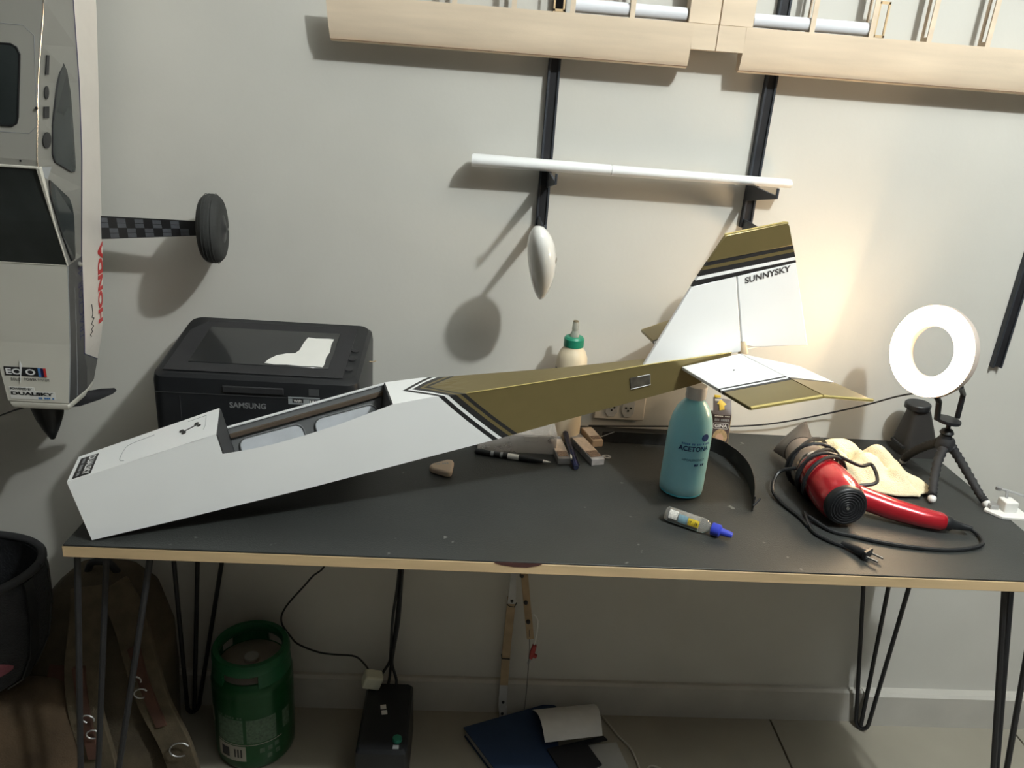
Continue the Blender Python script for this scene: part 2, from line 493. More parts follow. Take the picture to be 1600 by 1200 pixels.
# servo bay
MB().hexa([FW(0.832, 0.0012, 0.0195), FW(0.866, 0.0012, 0.0185), FW(0.866, -0.0002, 0.0185), FW(0.832, -0.0002, 0.0195),
           FW(0.832, 0.0012, 0.0385), FW(0.867, 0.0012, 0.0370), FW(0.867, -0.0002, 0.0370), FW(0.832, -0.0002, 0.0385)]).build('servo_bay', mat('bay_grey', (0.07, 0.062, 0.05), 0.95, spec=0.1, var=0.3, scale=90), fus)
MB().tube([FW(0.832, -0.0005, 0.0195), FW(0.866, -0.0005, 0.0185), FW(0.867, -0.0005, 0.0370), FW(0.845, -0.0005, 0.0380)], 0.0006, 5).build('bay_edge', M_white, fus)
# fin and rudder
FO = 0.006; TH = 0.006
def LE(h): return interp([(0.04, 0.8475), (0.0625, 0.8656), (0.1747, 0.9563), (0.237, 1.011)], h) if h > 0.04 else 0.8475
T_TE = [(0.0146, 1.1619), (0.1736, 1.1359), (0.2352, 1.1234)]
def TE(h): return interp(T_TE, h)
def hinge(h): return 1.0365 - 0.0068 * (h - 0.04) / 0.127
def plate(pts2, th=TH):
    return MB().prism([FW(s, FO + th / 2, h) for s, h in pts2], E2 * -th)
S1 = 0.167
plate([(LE(0.052), 0.052), (hinge(0.04) - 0.0015, 0.034), (hinge(S1) - 0.0015, S1), (LE(S1), S1)]).build('fin', M_white, fus, bevel=0.0012)
rud = plate([(hinge(0.04) + 0.0008, 0.046), (1.060, 0.036), (TE(0.0146), 0.0146), (TE(S1), S1), (hinge(S1) + 0.0008, S1)]).build('rudder', M_white, fus, bevel=0.0012)
for a, b, mm, nm in ((S1, .1715, M_black, 'black_stripe'), (.1715, .177, M_white, 'white_stripe'), (.177, .1855, M_black, 'black_stripe'),
                     (.1855, .191, M_gold, 'gold_stripe'), (.191, .1966, M_black, 'black_stripe')):
    d = 0.0042
    plate([(LE(a + d), a + d), (TE(a), a), (TE(b), b), (LE(b + d), b + d)] if a > S1 else
          [(LE(a), a), (TE(a), a), (TE(b), b), (LE(b + d), b + d)]).build(nm, mm, rud)
tp = plate([(LE(0.2008), 0.2008), (TE(0.1966), 0.1966), (1.1245, 0.230), (1.121, 0.2352), (1.115, 0.2358), (1.013, 0.2372), (1.009, 0.2345)]).build('rudder_top', M_gold, rud, bevel=0.0012)
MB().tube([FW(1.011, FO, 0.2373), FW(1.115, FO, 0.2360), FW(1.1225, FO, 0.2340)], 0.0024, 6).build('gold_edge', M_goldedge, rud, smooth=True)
yo = FO - TH / 2 - 0.0006
text('SUNNYSKY', 'lettering', mat('grey_black_print', (0.05, 0.05, 0.055), 0.4), rud, lambda u, v: FW(1.043 + u * 0.0835, yo, 0.1512 + v * 0.0105 + u * 0.0035), 0.03)
MB().lathe([(0.0085, 0), (0.0075, 0.008), (0.004, 0.020), (0.001, 0.026)], FW(1.040, FO, 0.030), E3, 14).build('tail_fillet', mat('tan_cone', (0.62, 0.48, 0.32), 0.5), fus, smooth=True)
# stabilisers and elevators (near and far halves)
SH = 0.033
def mir(o_, far): return (2 * FO - o_) if far else o_
for far in (False, True):
    def stabpt(u, v):   # u 0 front..1 hinge, v 0 root..1 tip
        a = V((0.9236 + (0.9387 - 0.9236) * v, 0 + (-0.177) * v))
        b = V((1.0284 + (1.0458 - 1.0284) * v, -0.0056 + (-0.1982 + 0.0056) * v))
        return a + (b - a) * u
    def slab(v0, v1, name, mm, par):
        q = [stabpt(0, v0), stabpt(1, v0) - V((0.0012, 0)), stabpt(1, v1) - V((0.0012, 0)), stabpt(0, v1)]
        return MB().prism([FW(p.x, mir(p.y, far), SH - 0.003) for p in q], E3 * 0.006).build(name, mm, par, bevel=0.001 if mm in (M_white, M_gold) else 0)
    st_ = slab(0.0, 0.58, 'stabiliser', M_white, fus)
    slab(.58, .60, 'black_stripe', M_black, st_); slab(.60, .63, 'white_stripe', M_white, st_)
    slab(.63, .66, 'black_stripe', M_black, st_); slab(.66, 1.0, 'stabiliser_tip', M_gold, st_)
    p0, p1 = stabpt(0.02, 1.0), stabpt(0.99, 1.0)
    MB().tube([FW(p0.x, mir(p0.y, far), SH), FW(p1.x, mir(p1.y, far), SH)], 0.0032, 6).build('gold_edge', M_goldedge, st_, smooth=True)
    H0, H1 = V((1.0284, -0.0056, SH)), V((1.0458, -0.1982, SH))
    I0, I1, TT = V((1.0417, -0.0091, 0.0286)), V((1.1122, -0.0464, 0.0061)), V((1.1297, -0.2, 0.0049))
    def el(pa, pb, pc, pd, name, mm, par):
        q = [FW(p.x, mir(p.y, far), p.z) for p in (pa, pb, pc, pd)]
        return MB().prism(q, E3 * 0.005).v and MB().hexa([q[0] - E3 * .003, q[1] - E3 * .0008, q[2] - E3 * .0008, q[3] - E3 * .003,
                          q[0] + E3 * .003, q[1] + E3 * .0008, q[2] + E3 * .0008, q[3] + E3 * .003]).build(name, mm, par, bevel=0.0006, seg=1)
    HA, TA = H0.lerp(H1, .60), I1.lerp(TT, .50)
    HB, TB = H0.lerp(H1, .64), I1.lerp(TT, .54)
    HC, TC = H0.lerp(H1, .07), I1
    ev = el(HC, TC, TA, HA, 'elevator', M_white, fus)
    el(H0, I0, TC, HC, 'elevator_root', M_white, ev)
    el(HA, TA, TB, HB, 'black_stripe', M_black, ev)
    el(HB, TB, TT, H1, 'elevator_tip', M_gold, ev)
    q0, q1 = FW(H1.x, mir(H1.y, far), H1.z), FW(TT.x, mir(TT.y, far), TT.z)
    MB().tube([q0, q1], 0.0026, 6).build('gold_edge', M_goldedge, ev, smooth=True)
    MB().lathe([(0.0012, 0), (0.0012, 0.0012)], FW(0.985, mir(-0.058, far), SH + 0.003), E3, 8).build('screw', M_black, fus)

#@@PART2
# ================================================================== WALL RAILS
def bracket(x, z, par, tip=-0.158, hb=0.029, lip=0.012):
    MB().prism([(x - .002, -0.012, z - hb), (x - .002, -0.012, z + .002), (x - .002, tip + .005, z), (x - .002, tip + .005, z + lip),
                (x - .002, tip, z + lip), (x - .002, tip, z - 0.005)], (0.004, 0, 0)).build('bracket', M_rail, par, bevel=0.0006, seg=1)
def rail(x, z0, z1, label, brs):
    t = thing('shelf_rail', (x, 0, z0), label, 'wall rail', 'dark slotted rails on the wall')
    m = MB()
    m.box((x, -0.0015, (z0 + z1) / 2), (0.021, 0.003, z1 - z0))
    for sx in (-1, 1):
        m.box((x + sx * 0.0085, -0.0065, (z0 + z1) / 2), (0.004, 0.012, z1 - z0))
    m.build('channel', M_rail, t, bevel=0.0005, seg=1)
    MB().box((x, -0.008, (z0 + z1) / 2), (0.0128, 0.003, z1 - z0 - 0.004)).build('slotted_web', M_steelb, t)
    for xx, z in brs:
        bracket(xx, z, t)
    return t
rail(0.1305, 1.150, 2.1, 'dark metal wall rail above the fully visible white wheel fairing', [(0.1355, 1.2515), (0.125, 1.168)])
rail(0.5145, 1.174, 2.1, 'dark metal wall rail ending just above the gold fin tip', [(0.5065, 1.2525), (0.509, 1.188)])
rail(1.0815, 0.926, 2.1, 'dark metal wall rail right of the glowing ring light', [])

# ================================================================== BARE WOOD WING PANELS
YW = -0.05
def sheet(x0, x1, notch, par, xtop0=None):
    """curved leading edge sheeting, lower edge at z 1.44"""
    prof = [(-0.018, 1.4445), (-0.028, 1.4405), (-0.040, 1.4425), (-0.046, 1.452), (-0.050, 1.470), (-0.0515, 1.49), (-0.052, 1.511), (-0.049, 1.511), (-0.016, 1.470)]
    m = MB()
    if notch is None:
        m.loft([[(x0 if xtop0 is None else x0 + (xtop0 - x0) * (z - 1.44) / 0.07, y, z) for y, z in prof], [(x1, y, z) for y, z in prof]])
    return m
def wing(name, label, x0, x1, n0, n1, ribs, centre, tube_x, braces, xt):
    t = thing(name, (x0, -0.02, 1.44), label, 'wing', 'bare wood wing halves on the wall')
    a, b = (x0, n0) if n1 > x1 - 0.001 else (n1, x1)
    sheet(a, b, None, t, xt).build('leading_edge_sheet', M_balsa, t, smooth=True, angle=0.5)
    # shallow part beside the notch
    c0, c1 = (n0, x1) if n1 > x1 - 0.001 else (x0, n1)
    MB().box(((c0 + c1) / 2, -0.034, 1.491), (c1 - c0, 0.034, 0.040)).build('notch_sheet', M_balsa, t)
    MB().box(((a + b) / 2, -0.0435, 1.4435), (b - a, 0.004, 0.0012)).build('edge_seam', M_char, t)
    MB().box(((centre[0] + centre[1]) / 2, -0.034, 1.66), (centre[1] - centre[0], 0.036, 0.298)).build('centre_sheet', M_balsa, t, bevel=0.0006, seg=1)
    for x in ribs:
        m = MB()
        for y0, y1 in ((-0.048, -0.040), (-0.022, -0.013)):
            m.box((x, (y0 + y1) / 2, 1.655), (0.0025, y1 - y0, 0.30))
        for zz in (1.512, 1.62, 1.73, 1.80):
            m.box((x, -0.031, zz), (0.0024, 0.0185, 0.014))
        rb = m.build('rib', M_balsad, t)
        MB().box((x, -0.0495, 1.655), (0.0085, 0.0022, 0.30)).build('cap_strip', M_balsa, rb)
    MB().box(((x0 + x1) / 2, -0.031, 1.625), (x1 - x0 - 0.01, 0.008, 0.008)).build('spar', M_balsad, t)
    MB().box(((x0 + x1) / 2, -0.031, 1.805), (x1 - x0 - 0.01, 0.036, 0.01)).build('trailing_edge', M_balsad, t)
    MB().lathe([(0.0108, 0), (0.0108, tube_x[1] - tube_x[0])], (tube_x[0], -0.036, 1.5235), (1, 0, 0), 20).build('joiner_tube', M_pvc, t, smooth=True)
    for x in braces:
        m = MB()
        for dx in (-0.008, 0.008):
            m.box((x + dx, -0.04, 1.54), (0.003, 0.004, 0.055))
        for zz in (1.514, 1.566):
            m.box((x, -0.04, zz), (0.019, 0.004, 0.004))
        m.build('ply_brace', M_ply, t)
    t.scale = (1, 0.76, 1); t.location.y = -0.0185
    return t
wing('wing_panel', 'bare balsa wing half, the left one with the squared tip', -0.2483, 0.3968, 0.355, 0.3968,
     [-0.147, -0.045, 0.053, 0.150, 0.250], (0.345, 0.3968), (0.154, 0.343), [0.128], -0.2545)
wing('wing_panel', 'bare balsa wing half, the right one running out of the picture', 0.3985, 1.30, 0.3985, 0.445,
     [0.557, 0.660, 0.762, 0.866, 0.970, 1.074, 1.178], (0.3985, 0.455), (0.457, 0.657), [0.676], None)

# ================================================================== WHITE STRIPS ON THE BRACKETS
def strip(x0, x1, h0, h1, label):
    def ring(x, h):
        zb = 1.2535
        return [(x, -0.014, zb), (x, -0.043, zb + 0.001), (x, -0.049, zb + h * .35), (x, -0.049, zb + h * .65), (x, -0.043, zb + h * .97), (x, -0.030, zb + h), (x, -0.014, zb + h * .8)]
    o = MB().loft([ring(x0, h0 * .9), ring(x0 + 0.004, h0), ring((x0 + x1) / 2, (h0 + h1) / 2), ring(x1, h1)]).build('control_surface', M_white, None, smooth=True, angle=0.9)
    tag(o, label, 'wing strip', 'white strips lying on the wall brackets')
strip(-0.004, 0.2435, 0.0225, 0.0195, 'white film covered strip, the left and thicker one on the brackets')
strip(0.2445, 0.572, 0.0190, 0.0160, 'white film covered strip, the right and longer one on the brackets')

# ================================================================== WHEEL FAIRINGS
def pod(c, ax, L, label):
    t = thing('wheel_fairing', c, label, 'wheel fairing', 'white teardrop fairings hung on the rails')
    prof = [(0.0, .06), (.012, .30), (.05, .52), (.12, .76), (.22, .93), (.36, 1.0), (.48, .99), (.62, .90), (.76, .73), (.87, .52), (.95, .31), (.988, .15), (1.0, .03)]
    ax = V(ax).normalized(); top = V(c)
    rx, ry = 0.0245, 0.041
    rings = []
    for s, k in prof:
        p = top - ax * (s * L)
        bow = V((0.004 * math.sin(s * PI), 0, 0))
        rings.append([p + bow + V((rx * k * math.cos(a), ry * k * math.sin(a), 0)) for a in [i * 2 * PI / 32 for i in range(32)]])
    MB().loft(rings).build('shell', mat('gloss_white', (0.80, 0.79, 0.76), 0.12, var=0.01, coat=0.5), t, smooth=True, angle=1.2)
    p = top - ax * (0.42 * L) + V((rx + 0.0015, -0.012, 0))
    MB().lathe([(0.0055, -0.004), (0.0055, 0.002)], p, (1, -0.25, 0), 14).build('axle_notch', mat('notch_grey', (0.22, 0.20, 0.17), 0.7), t)
pod((0.1135, -0.165, 1.179), (-0.0175, -0.055, 0.14), 0.151, 'white teardrop wheel fairing hanging freely in front of the wall')
pod((0.468, -0.150, 1.186), (0.02, 0, 1), 0.120, 'white wheel fairing mostly hidden behind the gold fin tip')

# ================================================================== MODEL PLANE HANGING AT THE LEFT
hp = thing('hanging_model_aeroplane', (-0.71, -0.05, 0.74), 'silver model aeroplane hanging nose down with a checkered wheel leg', 'model plane')
ST = [  # z, cx, ht, yt, hs, ys, hb, yb
    (1.75, -.675, .102, -.27, .079, -.150, .075, -.06), (1.62, -.682, .103, -.27, .081, -.150, .076, -.06), (1.456, -.690, .099, -.27, .082, -.150, .076, -.06),
    (1.35, -.696, .083, -.27, .083, -.150, .0725, -.06), (1.2446, -.700, .071, -.27, .078, -.150, .067, -.06), (1.235, -.7005, .0715, -.268, .0775, -.150, .0665, -.06),
    (1.150, -.7035, .0735, -.245, .070, -.150, .062, -.06), (1.078, -.706, .075, -.22, .0635, -.150, .0585, -.06), (.94, -.7135, .0615, -.205, .059, -.150, .051, -.06),
    (.905, -.7152, .058, -.203, .0565, -.150, .0475, -.064), (.873, -.717, .0545, -.202, .0535, -.138, .0435, -.072), (.832, -.7195, .050, -.20, .0485, -.132, .040, -.086)]
def sec(z, k):
    return interp([(a[0], a[k]) for a in reversed(ST)], z)
def ept(z, which, sgn=1):
    i = {'t': (2, 3), 's': (4, 5), 'b': (6, 7)}[which]
    return V((sec(z, 1) + sgn * sec(z, i[0]), sec(z, i[1]), z))
def sidept(z, wv, lift=0.0, a='t', b='s'):
    p = ept(z, a).lerp(ept(z, b), wv)
    d = (ept(z, b) - ept(z, a)); n = d.cross(V((0, 0, 1))).normalized()
    if n.x < 0: n = -n
    return p + n * lift
def toppt(x, z, lift=0.0):
    return V((x, sec(z, 3) - lift, z))
def lo(zs, pa, pb, name, mm, smooth=False):
    m = MB(); pts = []; fs = []
    for z in zs:
        pts += [pa(z), pb(z)]
    for i in range(len(zs) - 1):
        fs.append((2 * i, 2 * i + 1, 2 * i + 3, 2 * i + 2))
    m.add(pts, fs)
    o = m.build(name, mm, hp)
    md = o.modifiers.new('thick', 'SOLIDIFY'); md.thickness = 0.002; md.offset = 0
    return o
Zc = [1.75, 1.62, 1.54, 1.456, 1.40, 1.35, 1.30, 1.2446, 1.235]
Zw = [1.235, 1.19, 1.150, 1.11, 1.078]
Zn = [1.078, 1.03, .98, .94, .905, .873, .832]
E_ = lambda k, s=1: (lambda z: ept(z, k, s))
M_cowls = mat('cowl_side_grey', (0.10, 0.10, 0.10), 0.4, metal=0.3, var=0.05)  # cowl and chin sides, darker grey than the silver side panels
lo(Zc, E_('t', -1), E_('t'), 'roof', mat('grey_roof_film', (0.42, 0.41, 0.37), 0.4, metal=0.2, var=0.03, scale=8))
lo(Zw, E_('t', -1), E_('t'), 'windscreen', M_glass)
lo(Zn, E_('t', -1), E_('t'), 'cowl_top', M_cowl)
for sg, nm in ((1, 'side_panel'), (-1, 'side_panel')):
    lo(Zc + Zw[1:], E_('t', sg), E_('s', sg), nm, M_silver)
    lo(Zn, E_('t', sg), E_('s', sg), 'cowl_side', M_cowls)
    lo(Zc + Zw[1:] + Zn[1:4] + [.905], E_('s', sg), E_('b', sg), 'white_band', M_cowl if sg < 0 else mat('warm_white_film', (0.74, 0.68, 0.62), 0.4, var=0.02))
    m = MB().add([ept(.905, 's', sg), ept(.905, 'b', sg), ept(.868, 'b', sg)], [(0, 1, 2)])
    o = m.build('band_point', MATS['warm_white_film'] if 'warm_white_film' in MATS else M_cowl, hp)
    md = o.modifiers.new('thick', 'SOLIDIFY'); md.thickness = 0.002; md.offset = 0
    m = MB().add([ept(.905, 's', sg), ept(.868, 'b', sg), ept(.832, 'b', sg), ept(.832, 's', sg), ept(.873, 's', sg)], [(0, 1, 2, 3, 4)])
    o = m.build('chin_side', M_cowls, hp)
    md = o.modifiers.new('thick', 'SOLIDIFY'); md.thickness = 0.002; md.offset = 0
lo(Zc + Zw[1:] + Zn[1:], E_('b', -1), E_('b'), 'belly', M_cowl)
MB().tube([ept(z, 's') + V((.0008, 0, 0)) for z in Zc + Zw[1:] + Zn[1:4] + [.905]] + [ept(.868, 'b') + V((.0008, 0, 0))], 0.0011, 6).build('pinstripe', M_blue, hp)
MB().tube([ept(z, 't') + V((.0003, -.0003, 0)) for z in Zc], 0.0009, 6, smooth=4).build('roof_edge_highlight', M_chrome, hp, smooth=True)  # bright metal line standing in for the highlight along the roof ridge
MB().tube([ept(z, 't') + V((.0002, -.0002, 0)) for z in Zn], 0.0009, 6).build('cowl_edge', M_greyp, hp, smooth=True)
# cowl front lip
ringa = [ept(.832, 't', -1), ept(.832, 't'), ept(.832, 's'), ept(.832, 'b'), ept(.832, 'b', -1), ept(.832, 's', -1)]
cc = V((-.7195, -.148, .812))
ringb = [V((p.x, p.y, .832)).lerp(V((cc.x, cc.y, .832)), 0.08) + V((0, 0, -.016)) for p in ringa]
MB().loft([ringa, [p + V((0, 0, -.007)) for p in ringa], ringb]).build('cowl_front', M_cowl, hp, bevel=0.003)
# lower windscreen frame and pillars
MB().tube([toppt(x, 1.2335, .001) for x in (-.772, -.70, -.6295)], 0.0022, 6).build('windscreen_frame', M_cowl, hp)
for sg in (-1, 1):
    MB().tube([ept(z, 't', sg) + V((0.0003 * sg, -.0006, 0)) for z in (1.234, 1.20, 1.15, 1.078)], [0.0045, 0.0035, 0.0016, 0.0012], 6).build('windscreen_pillar', M_cowl, hp, smooth=True)
MB().tube([toppt(x, 1.0785, .0005) for x in (-.778, -.70, -.632)], 0.0012, 6).build('windscreen_base', M_cowl, hp)
MB().prism([sidept(z, f, .0012) for z, f in ((1.234, 0), (1.222, .0), (1.215, .10), (1.232, .25))], (0.0005, 0, 0)).build('seam', M_greyp, hp)
def win(poly, nm='side_window', mm=M_glass, rim=True):
    pts = [sidept(z, f, .0022) for z, f in poly]
    MB().prism(pts, (0.0012, 0, 0)).build(nm, mm, hp)
    if rim:
        MB().tube(pts + [pts[0]], 0.0013, 6).build('window_rim', M_black, hp)
win([(1.376, .57), (1.362, .47), (1.335, .38), (1.29, .30), (1.25, .30), (1.238, .34), (1.219, .70), (1.219, .78), (1.225, .80), (1.28, .78), (1.335, .73), (1.366, .65)])
win([(1.213, .13), (1.207, .20), (1.180, .55), (1.165, .62), (1.15, .64), (1.09, .50), (1.083, .42), (1.083, .22), (1.13, .10), (1.19, .06)])
for z0, z1, f0, f1 in ((1.387, 1.361, .12, .19), (1.318, 1.302, .10, .21)):
    win([(z0, f0), (z0, f1), (z1, f1), (z1, f0)], 'cut_out', M_black, False)
for zc, fc, rz, rf in ((1.337, .155, .009, .05), (1.271, .17, .0115, .09)):
    win([(zc + rz * math.cos(a), fc + rf * math.sin(a)) for a in [i * PI / 7 for i in range(14)]], 'cut_out', M_black, False)
# roof hatch
xr = -0.650
pl = [(-.742, 1.398), (-.641, 1.398), (-.634, 1.394), (-.631, 1.386), (-.646, 1.302), (-.649, 1.294), (-.656, 1.290), (-.742, 1.290)]
MB().prism([toppt(x, z, .0012) for x, z in pl], (0, -.0012, 0)).build('roof_window', M_glass, hp)
pts = [toppt(x, z, .002) for x, z in pl]
MB().tube(pts + [pts[0]], 0.0014, 6).build('window_rim', M_black, hp)
pts = [toppt(x, z, .001) for x, z in ((-.76, 1.426), (-.622, 1.423), (-.609, 1.411), (-.622, 1.292), (-.634, 1.281), (-.76, 1.281))]
MB().tube(pts, 0.0005, 5).build('hatch_seam', M_greyp, hp)
MB().lathe([(0.002, 0), (0.002, .004)], toppt(-.619, 1.3165, .0), (0.3, -1, 0), 8).build('screw', M_black, hp)
MB().lathe([(0.0016, 0), (0.0016, .0015)], toppt(-.652, 1.242, .0), (0, -1, 0), 8).build('screw', M_black, hp)
MB().lathe([(0.0045, 0), (0.004, .004), (.001, .006)], sidept(1.068, .75, .001), (1, -.2, 0), 10).build('latch_knob', M_silver, hp, smooth=True)
MB().tube([sidept(z, .42, .0012) for z in (1.10, 1.0, .92, .86, .835)], 0.0006, 5).build('seam', M_greyp, hp)
# lettering
def cowlp(x0, z0, wx, hz_, lift=.0018):
    return lambda u, v: toppt(x0 + wx * u, z0 + hz_ * v, lift)
def cowlrect(x0, x1, z0, z1, nm, mm, lift=.0013):
    return MB().prism([toppt(x, z, lift) for x, z in ((x0, z0), (x1, z0), (x1, z1), (x0, z1))], (0, -.0004, 0)).build(nm, mm, hp)
cowlrect(-.7655, -.711, .8795, .8955, 'logo_plate', M_black)
text('EO O', 'lettering', M_white, hp, cowlp(-.763, .8820, .048, .011, .0024), 0.03)
for i, mm in enumerate((M_bluel, M_blue, M_red)):
    cowlrect(-.7105 + i * .0045, -.7065 + i * .0045, .8795, .8955, 'logo_bar', mm, .0019)
MB().prism([toppt(x, z, .0028) for x, z in ((-.7365, .908), (-.7345, .900), (-.7370, .8875), (-.7405, .874), (-.7425, .866), (-.7415, .874), (-.7390, .8875), (-.7385, .900))], (0, -.0005, 0)).build('logo_propeller', M_white, hp)
text('EOLO', 'lettering', M_black, hp, cowlp(-.757, .8705, .015, .005))
text('POWER SYSTEM', 'lettering', M_black, hp, cowlp(-.735, .8712, .040, .005))
cowlrect(-.7635, -.689, .8365, .8515, 'sticker', M_whitep)
cowlrect(-.7635, -.722, .8515, .8590, 'sticker', M_whitep)
text('POWERED BY', 'lettering', M_black, hp, cowlp(-.7615, .8535, .036, .0042, .0022), 0.02)
text('DUALSKY', 'lettering', M_black, hp, cowlp(-.7615, .8440, .070, .0062, .0022), 0.05)
text('-- --- -', 'small_print', M_bluel, hp, cowlp(-.7180, .8380, .026, .0032, .0022), 0.02)
def sidetext(body, z0, z1, f0, f1, mm, a, b, bold=0.02):
    text(body, 'lettering', mm, hp, lambda u, v: sidept(z0 + (z1 - z0) * u, f0 + (f1 - f0) * v, .0016, a, b), bold)
sidetext('HONDA', .938, 1.086, .985, .74, M_red, 's', 'b', 0.05)
sidetext('TRACTOR 40', .935, 1.068, .99, .66, M_blue, 't', 's', 0.0)
sidetext('-- -', 1.128, 1.148, .60, .48, M_whitep, 't', 's', 0.0)
sg_ = [sidept(z, f, .0016, 's', 'b') for z, f in ((.926, .38), (.931, .31), (.934, .42), (.939, .36), (.943, .47), (.948, .38), (.953, .42), (.957, .50), (.960, .40), (.966, .44), (.975, .42), (.984, .40))]
MB().tube(sg_, 0.0006, 5, smooth=3).build('signature', M_black, hp)
# spinner and propeller
sx, sy = -0.7350, -0.147
MB().lathe([(0.0, -.078), (.004, -.076), (.014, -.055), (.0225, -.032), (.0275, -.010), (.0285, 0), (.0285, .004)], (sx, sy, .8125), (0, 0, 1), 28).build('spinner', M_blackp, hp, smooth=True, angle=1.0)
def blade(sg):
    rings = []
    for s, ch, tw, dz in ((0.012, .012, 75, 0), (.03, .022, 68, .003), (.055, .026, 58, .008), (.085, .022, 50, .016), (.108, .012, 42, .022), (.112, .003, 40, .023)):
        c_ = V((sx + sg * s, sy + (0.02 if sg > 0 else -.01) * s / .1, .8050 + dz * (1 if sg > 0 else -1.6)))
        a = math.radians(tw if sg > 0 else 12)
        d = V((0, math.cos(a) * sg, math.sin(a))); n = V((0, -math.sin(a) * sg, math.cos(a)))
        rings.append([c_ + d * (ch / 2 * math.cos(q)) + n * (0.0016 * math.sin(q)) for q in [i * PI / 5 for i in range(10)]])
    MB().loft(rings).build('propeller_blade', M_steelb, hp, smooth=True)
blade(1); blade(-1)
# landing gear leg with carbon squares, wheel
gl = MB()
ga, gb = V((-.650, -.062, 1.1092)), V((-.4720, -.077, 1.1215))
gd = (gb - ga).normalized(); gu = (V((0, 0, 1)) - gd * gd.z).normalized(); gn = gd.cross(gu)
if gn.y > 0: gn = -gn
def gpt(s, v, lift=0):   # s 0..1 along, v -1..1 across
    return ga.lerp(gb, s) + gu * v * (0.0205 + (0.0125 - 0.0205) * s) + gn * lift
leg = gl.hexa([gpt(0, -1, -.0015), gpt(1, -1, -.0015), gpt(1, -1, .0015), gpt(0, -1, .0015), gpt(0, 1, -.0015), gpt(1, 1, -.0015), gpt(1, 1, .0015), gpt(0, 1, .0015)]).build('gear_leg', M_black, hp)
Mcs = mat('carbon_square', (0.095, 0.10, 0.115), 0.35, var=0.15, scale=80)
nc = 10
for i in range(nc):
    s0, s1 = 0.03 + i * .088, 0.03 + (i + .96) * .088
    for j in range(4):
        if (i + (j // 2)) % 2 == 0:
            continue
        v0 = -0.92 + j * .46
        q = [gpt(s0, v0, .0016), gpt(s1, v0, .0016), gpt(s1, v0 + .40, .0016), gpt(s0, v0 + .40, .0016)]
        MB().prism(q, gn * .0004).build('carbon_square', Mcs, leg)
wc = V((-.4475, -.077, 1.1225))
wax = V((1, 0.10, 0.02)).normalized()
prof = []
for a in range(-80, 81, 10):
    prof.append((0.034 + 0.0255 * math.cos(math.radians(a)) ** 0.6, 0.0190 * math.sin(math.radians(a))))
whl = MB().lathe(prof, wc, wax, 40).build('tyre', M_rubber, hp, smooth=True, angle=1.2)
for k in (-.008, -.003, .003, .008):
    MB().lathe([(0.0592, k - .0006), (0.0600, k), (0.0592, k + .0006)], wc, wax, 40, cap=False).build('tread_ridge', M_rubber, whl, smooth=True)
for sg in (-1, 1):
    MB().lathe([(0.030, 0), (0.026, .002), (0.010, .0035), (.006, .006), (0.001, .0065)], wc + wax * (0.0165 * sg), wax * sg, 24).build('hub', M_blackp, whl, smooth=True)
MB().lathe([(0.0022, 0), (0.0022, .004)], wc + wax * .022, wax, 10).build('axle_nut', M_chrome, whl)
MB().tube([gb - gd * .004, wc], 0.004, 8).build('axle', M_steelb, hp)

# ================================================================== PRINTER
pr = thing('laser_printer', (-0.345, -0.135, TZ), 'black laser printer behind the nose of the white fuselage', 'printer')
X0, X1, Yf, Yb, Zt = -0.512, -0.172, -0.245, -0.032, TZ + 0.198
zf = TZ + 0.163
body = MB()
def prring(x0, x1, yf, yb, z, r_=0.02, dz=0):
    pts = []
    for cx, cy, a0 in ((x1 - r_, yb - r_, 0), (x0 + r_, yb - r_, 90), (x0 + r_, yf + r_, 180), (x1 - r_, yf + r_, 270)):
        for i in range(6):
            a = math.radians(a0 + 18 * i)
            y = cy + r_ * math.sin(a)
            pts.append((cx + r_ * math.cos(a), y, z + dz * (y - yf) / (yb - yf)))
    return pts
body.loft([prring(X0, X1, Yf, Yb, TZ + .004), prring(X0, X1, Yf, Yb, zf - .018, dz=.035), prring(X0 + .002, X1 - .002, Yf + .002, Yb - .002, zf - .006, dz=.036),
           prring(X0 + .008, X1 - .008, Yf + .008, Yb - .008, zf, dz=.036)])
body.build('body', M_blackp, pr, smooth=True, angle=0.5)
for x in (X0 + .03, X1 - .03):
    for y in (Yf + .03, Yb - .03):
        MB().lathe([(0.01, 0), (0.01, .0045)], (x, y, TZ), (0, 0, 1), 12).build('foot', M_blackm, pr)
def ptop(x, y, lift=0.0):
    return V((x, y, zf + .036 * (y - Yf) / (Yb - Yf) + lift))
def ppoly(pts, nm, mm, l0, l1, par=pr):
    a = [ptop(x, y, l0) for x, y in pts]; b = [ptop(x, y, l1) for x, y in pts]
    n = len(pts)
    m = MB().add(a + b, [tuple(range(n))[::-1], tuple(range(n, 2 * n))] + [(i, (i + 1) % n, (i + 1) % n + n, i + n) for i in range(n)])
    return m.build(nm, mm, par, bevel=0.0006, seg=1)
M_lid = mat('gloss_lid', (0.016, 0.018, 0.020), 0.10, var=0.1, coat=0.6)
fr = [(-.485, -.222), (-.215, -.222), (-.215, -.062), (-.455, -.062), (-.485, -.10)]
ppoly([(x * 1.0, y) for x, y in ((-.495, -.232), (-.20, -.232), (-.20, -.052), (-.47, -.052), (-.495, -.09))], 'lid_frame', M_blackm, 0, .0012)
ppoly([(-.462, -.205), (-.228, -.205), (-.228, -.078), (-.462, -.078)], 'glossy_lid', M_lid, .0008, .0024)
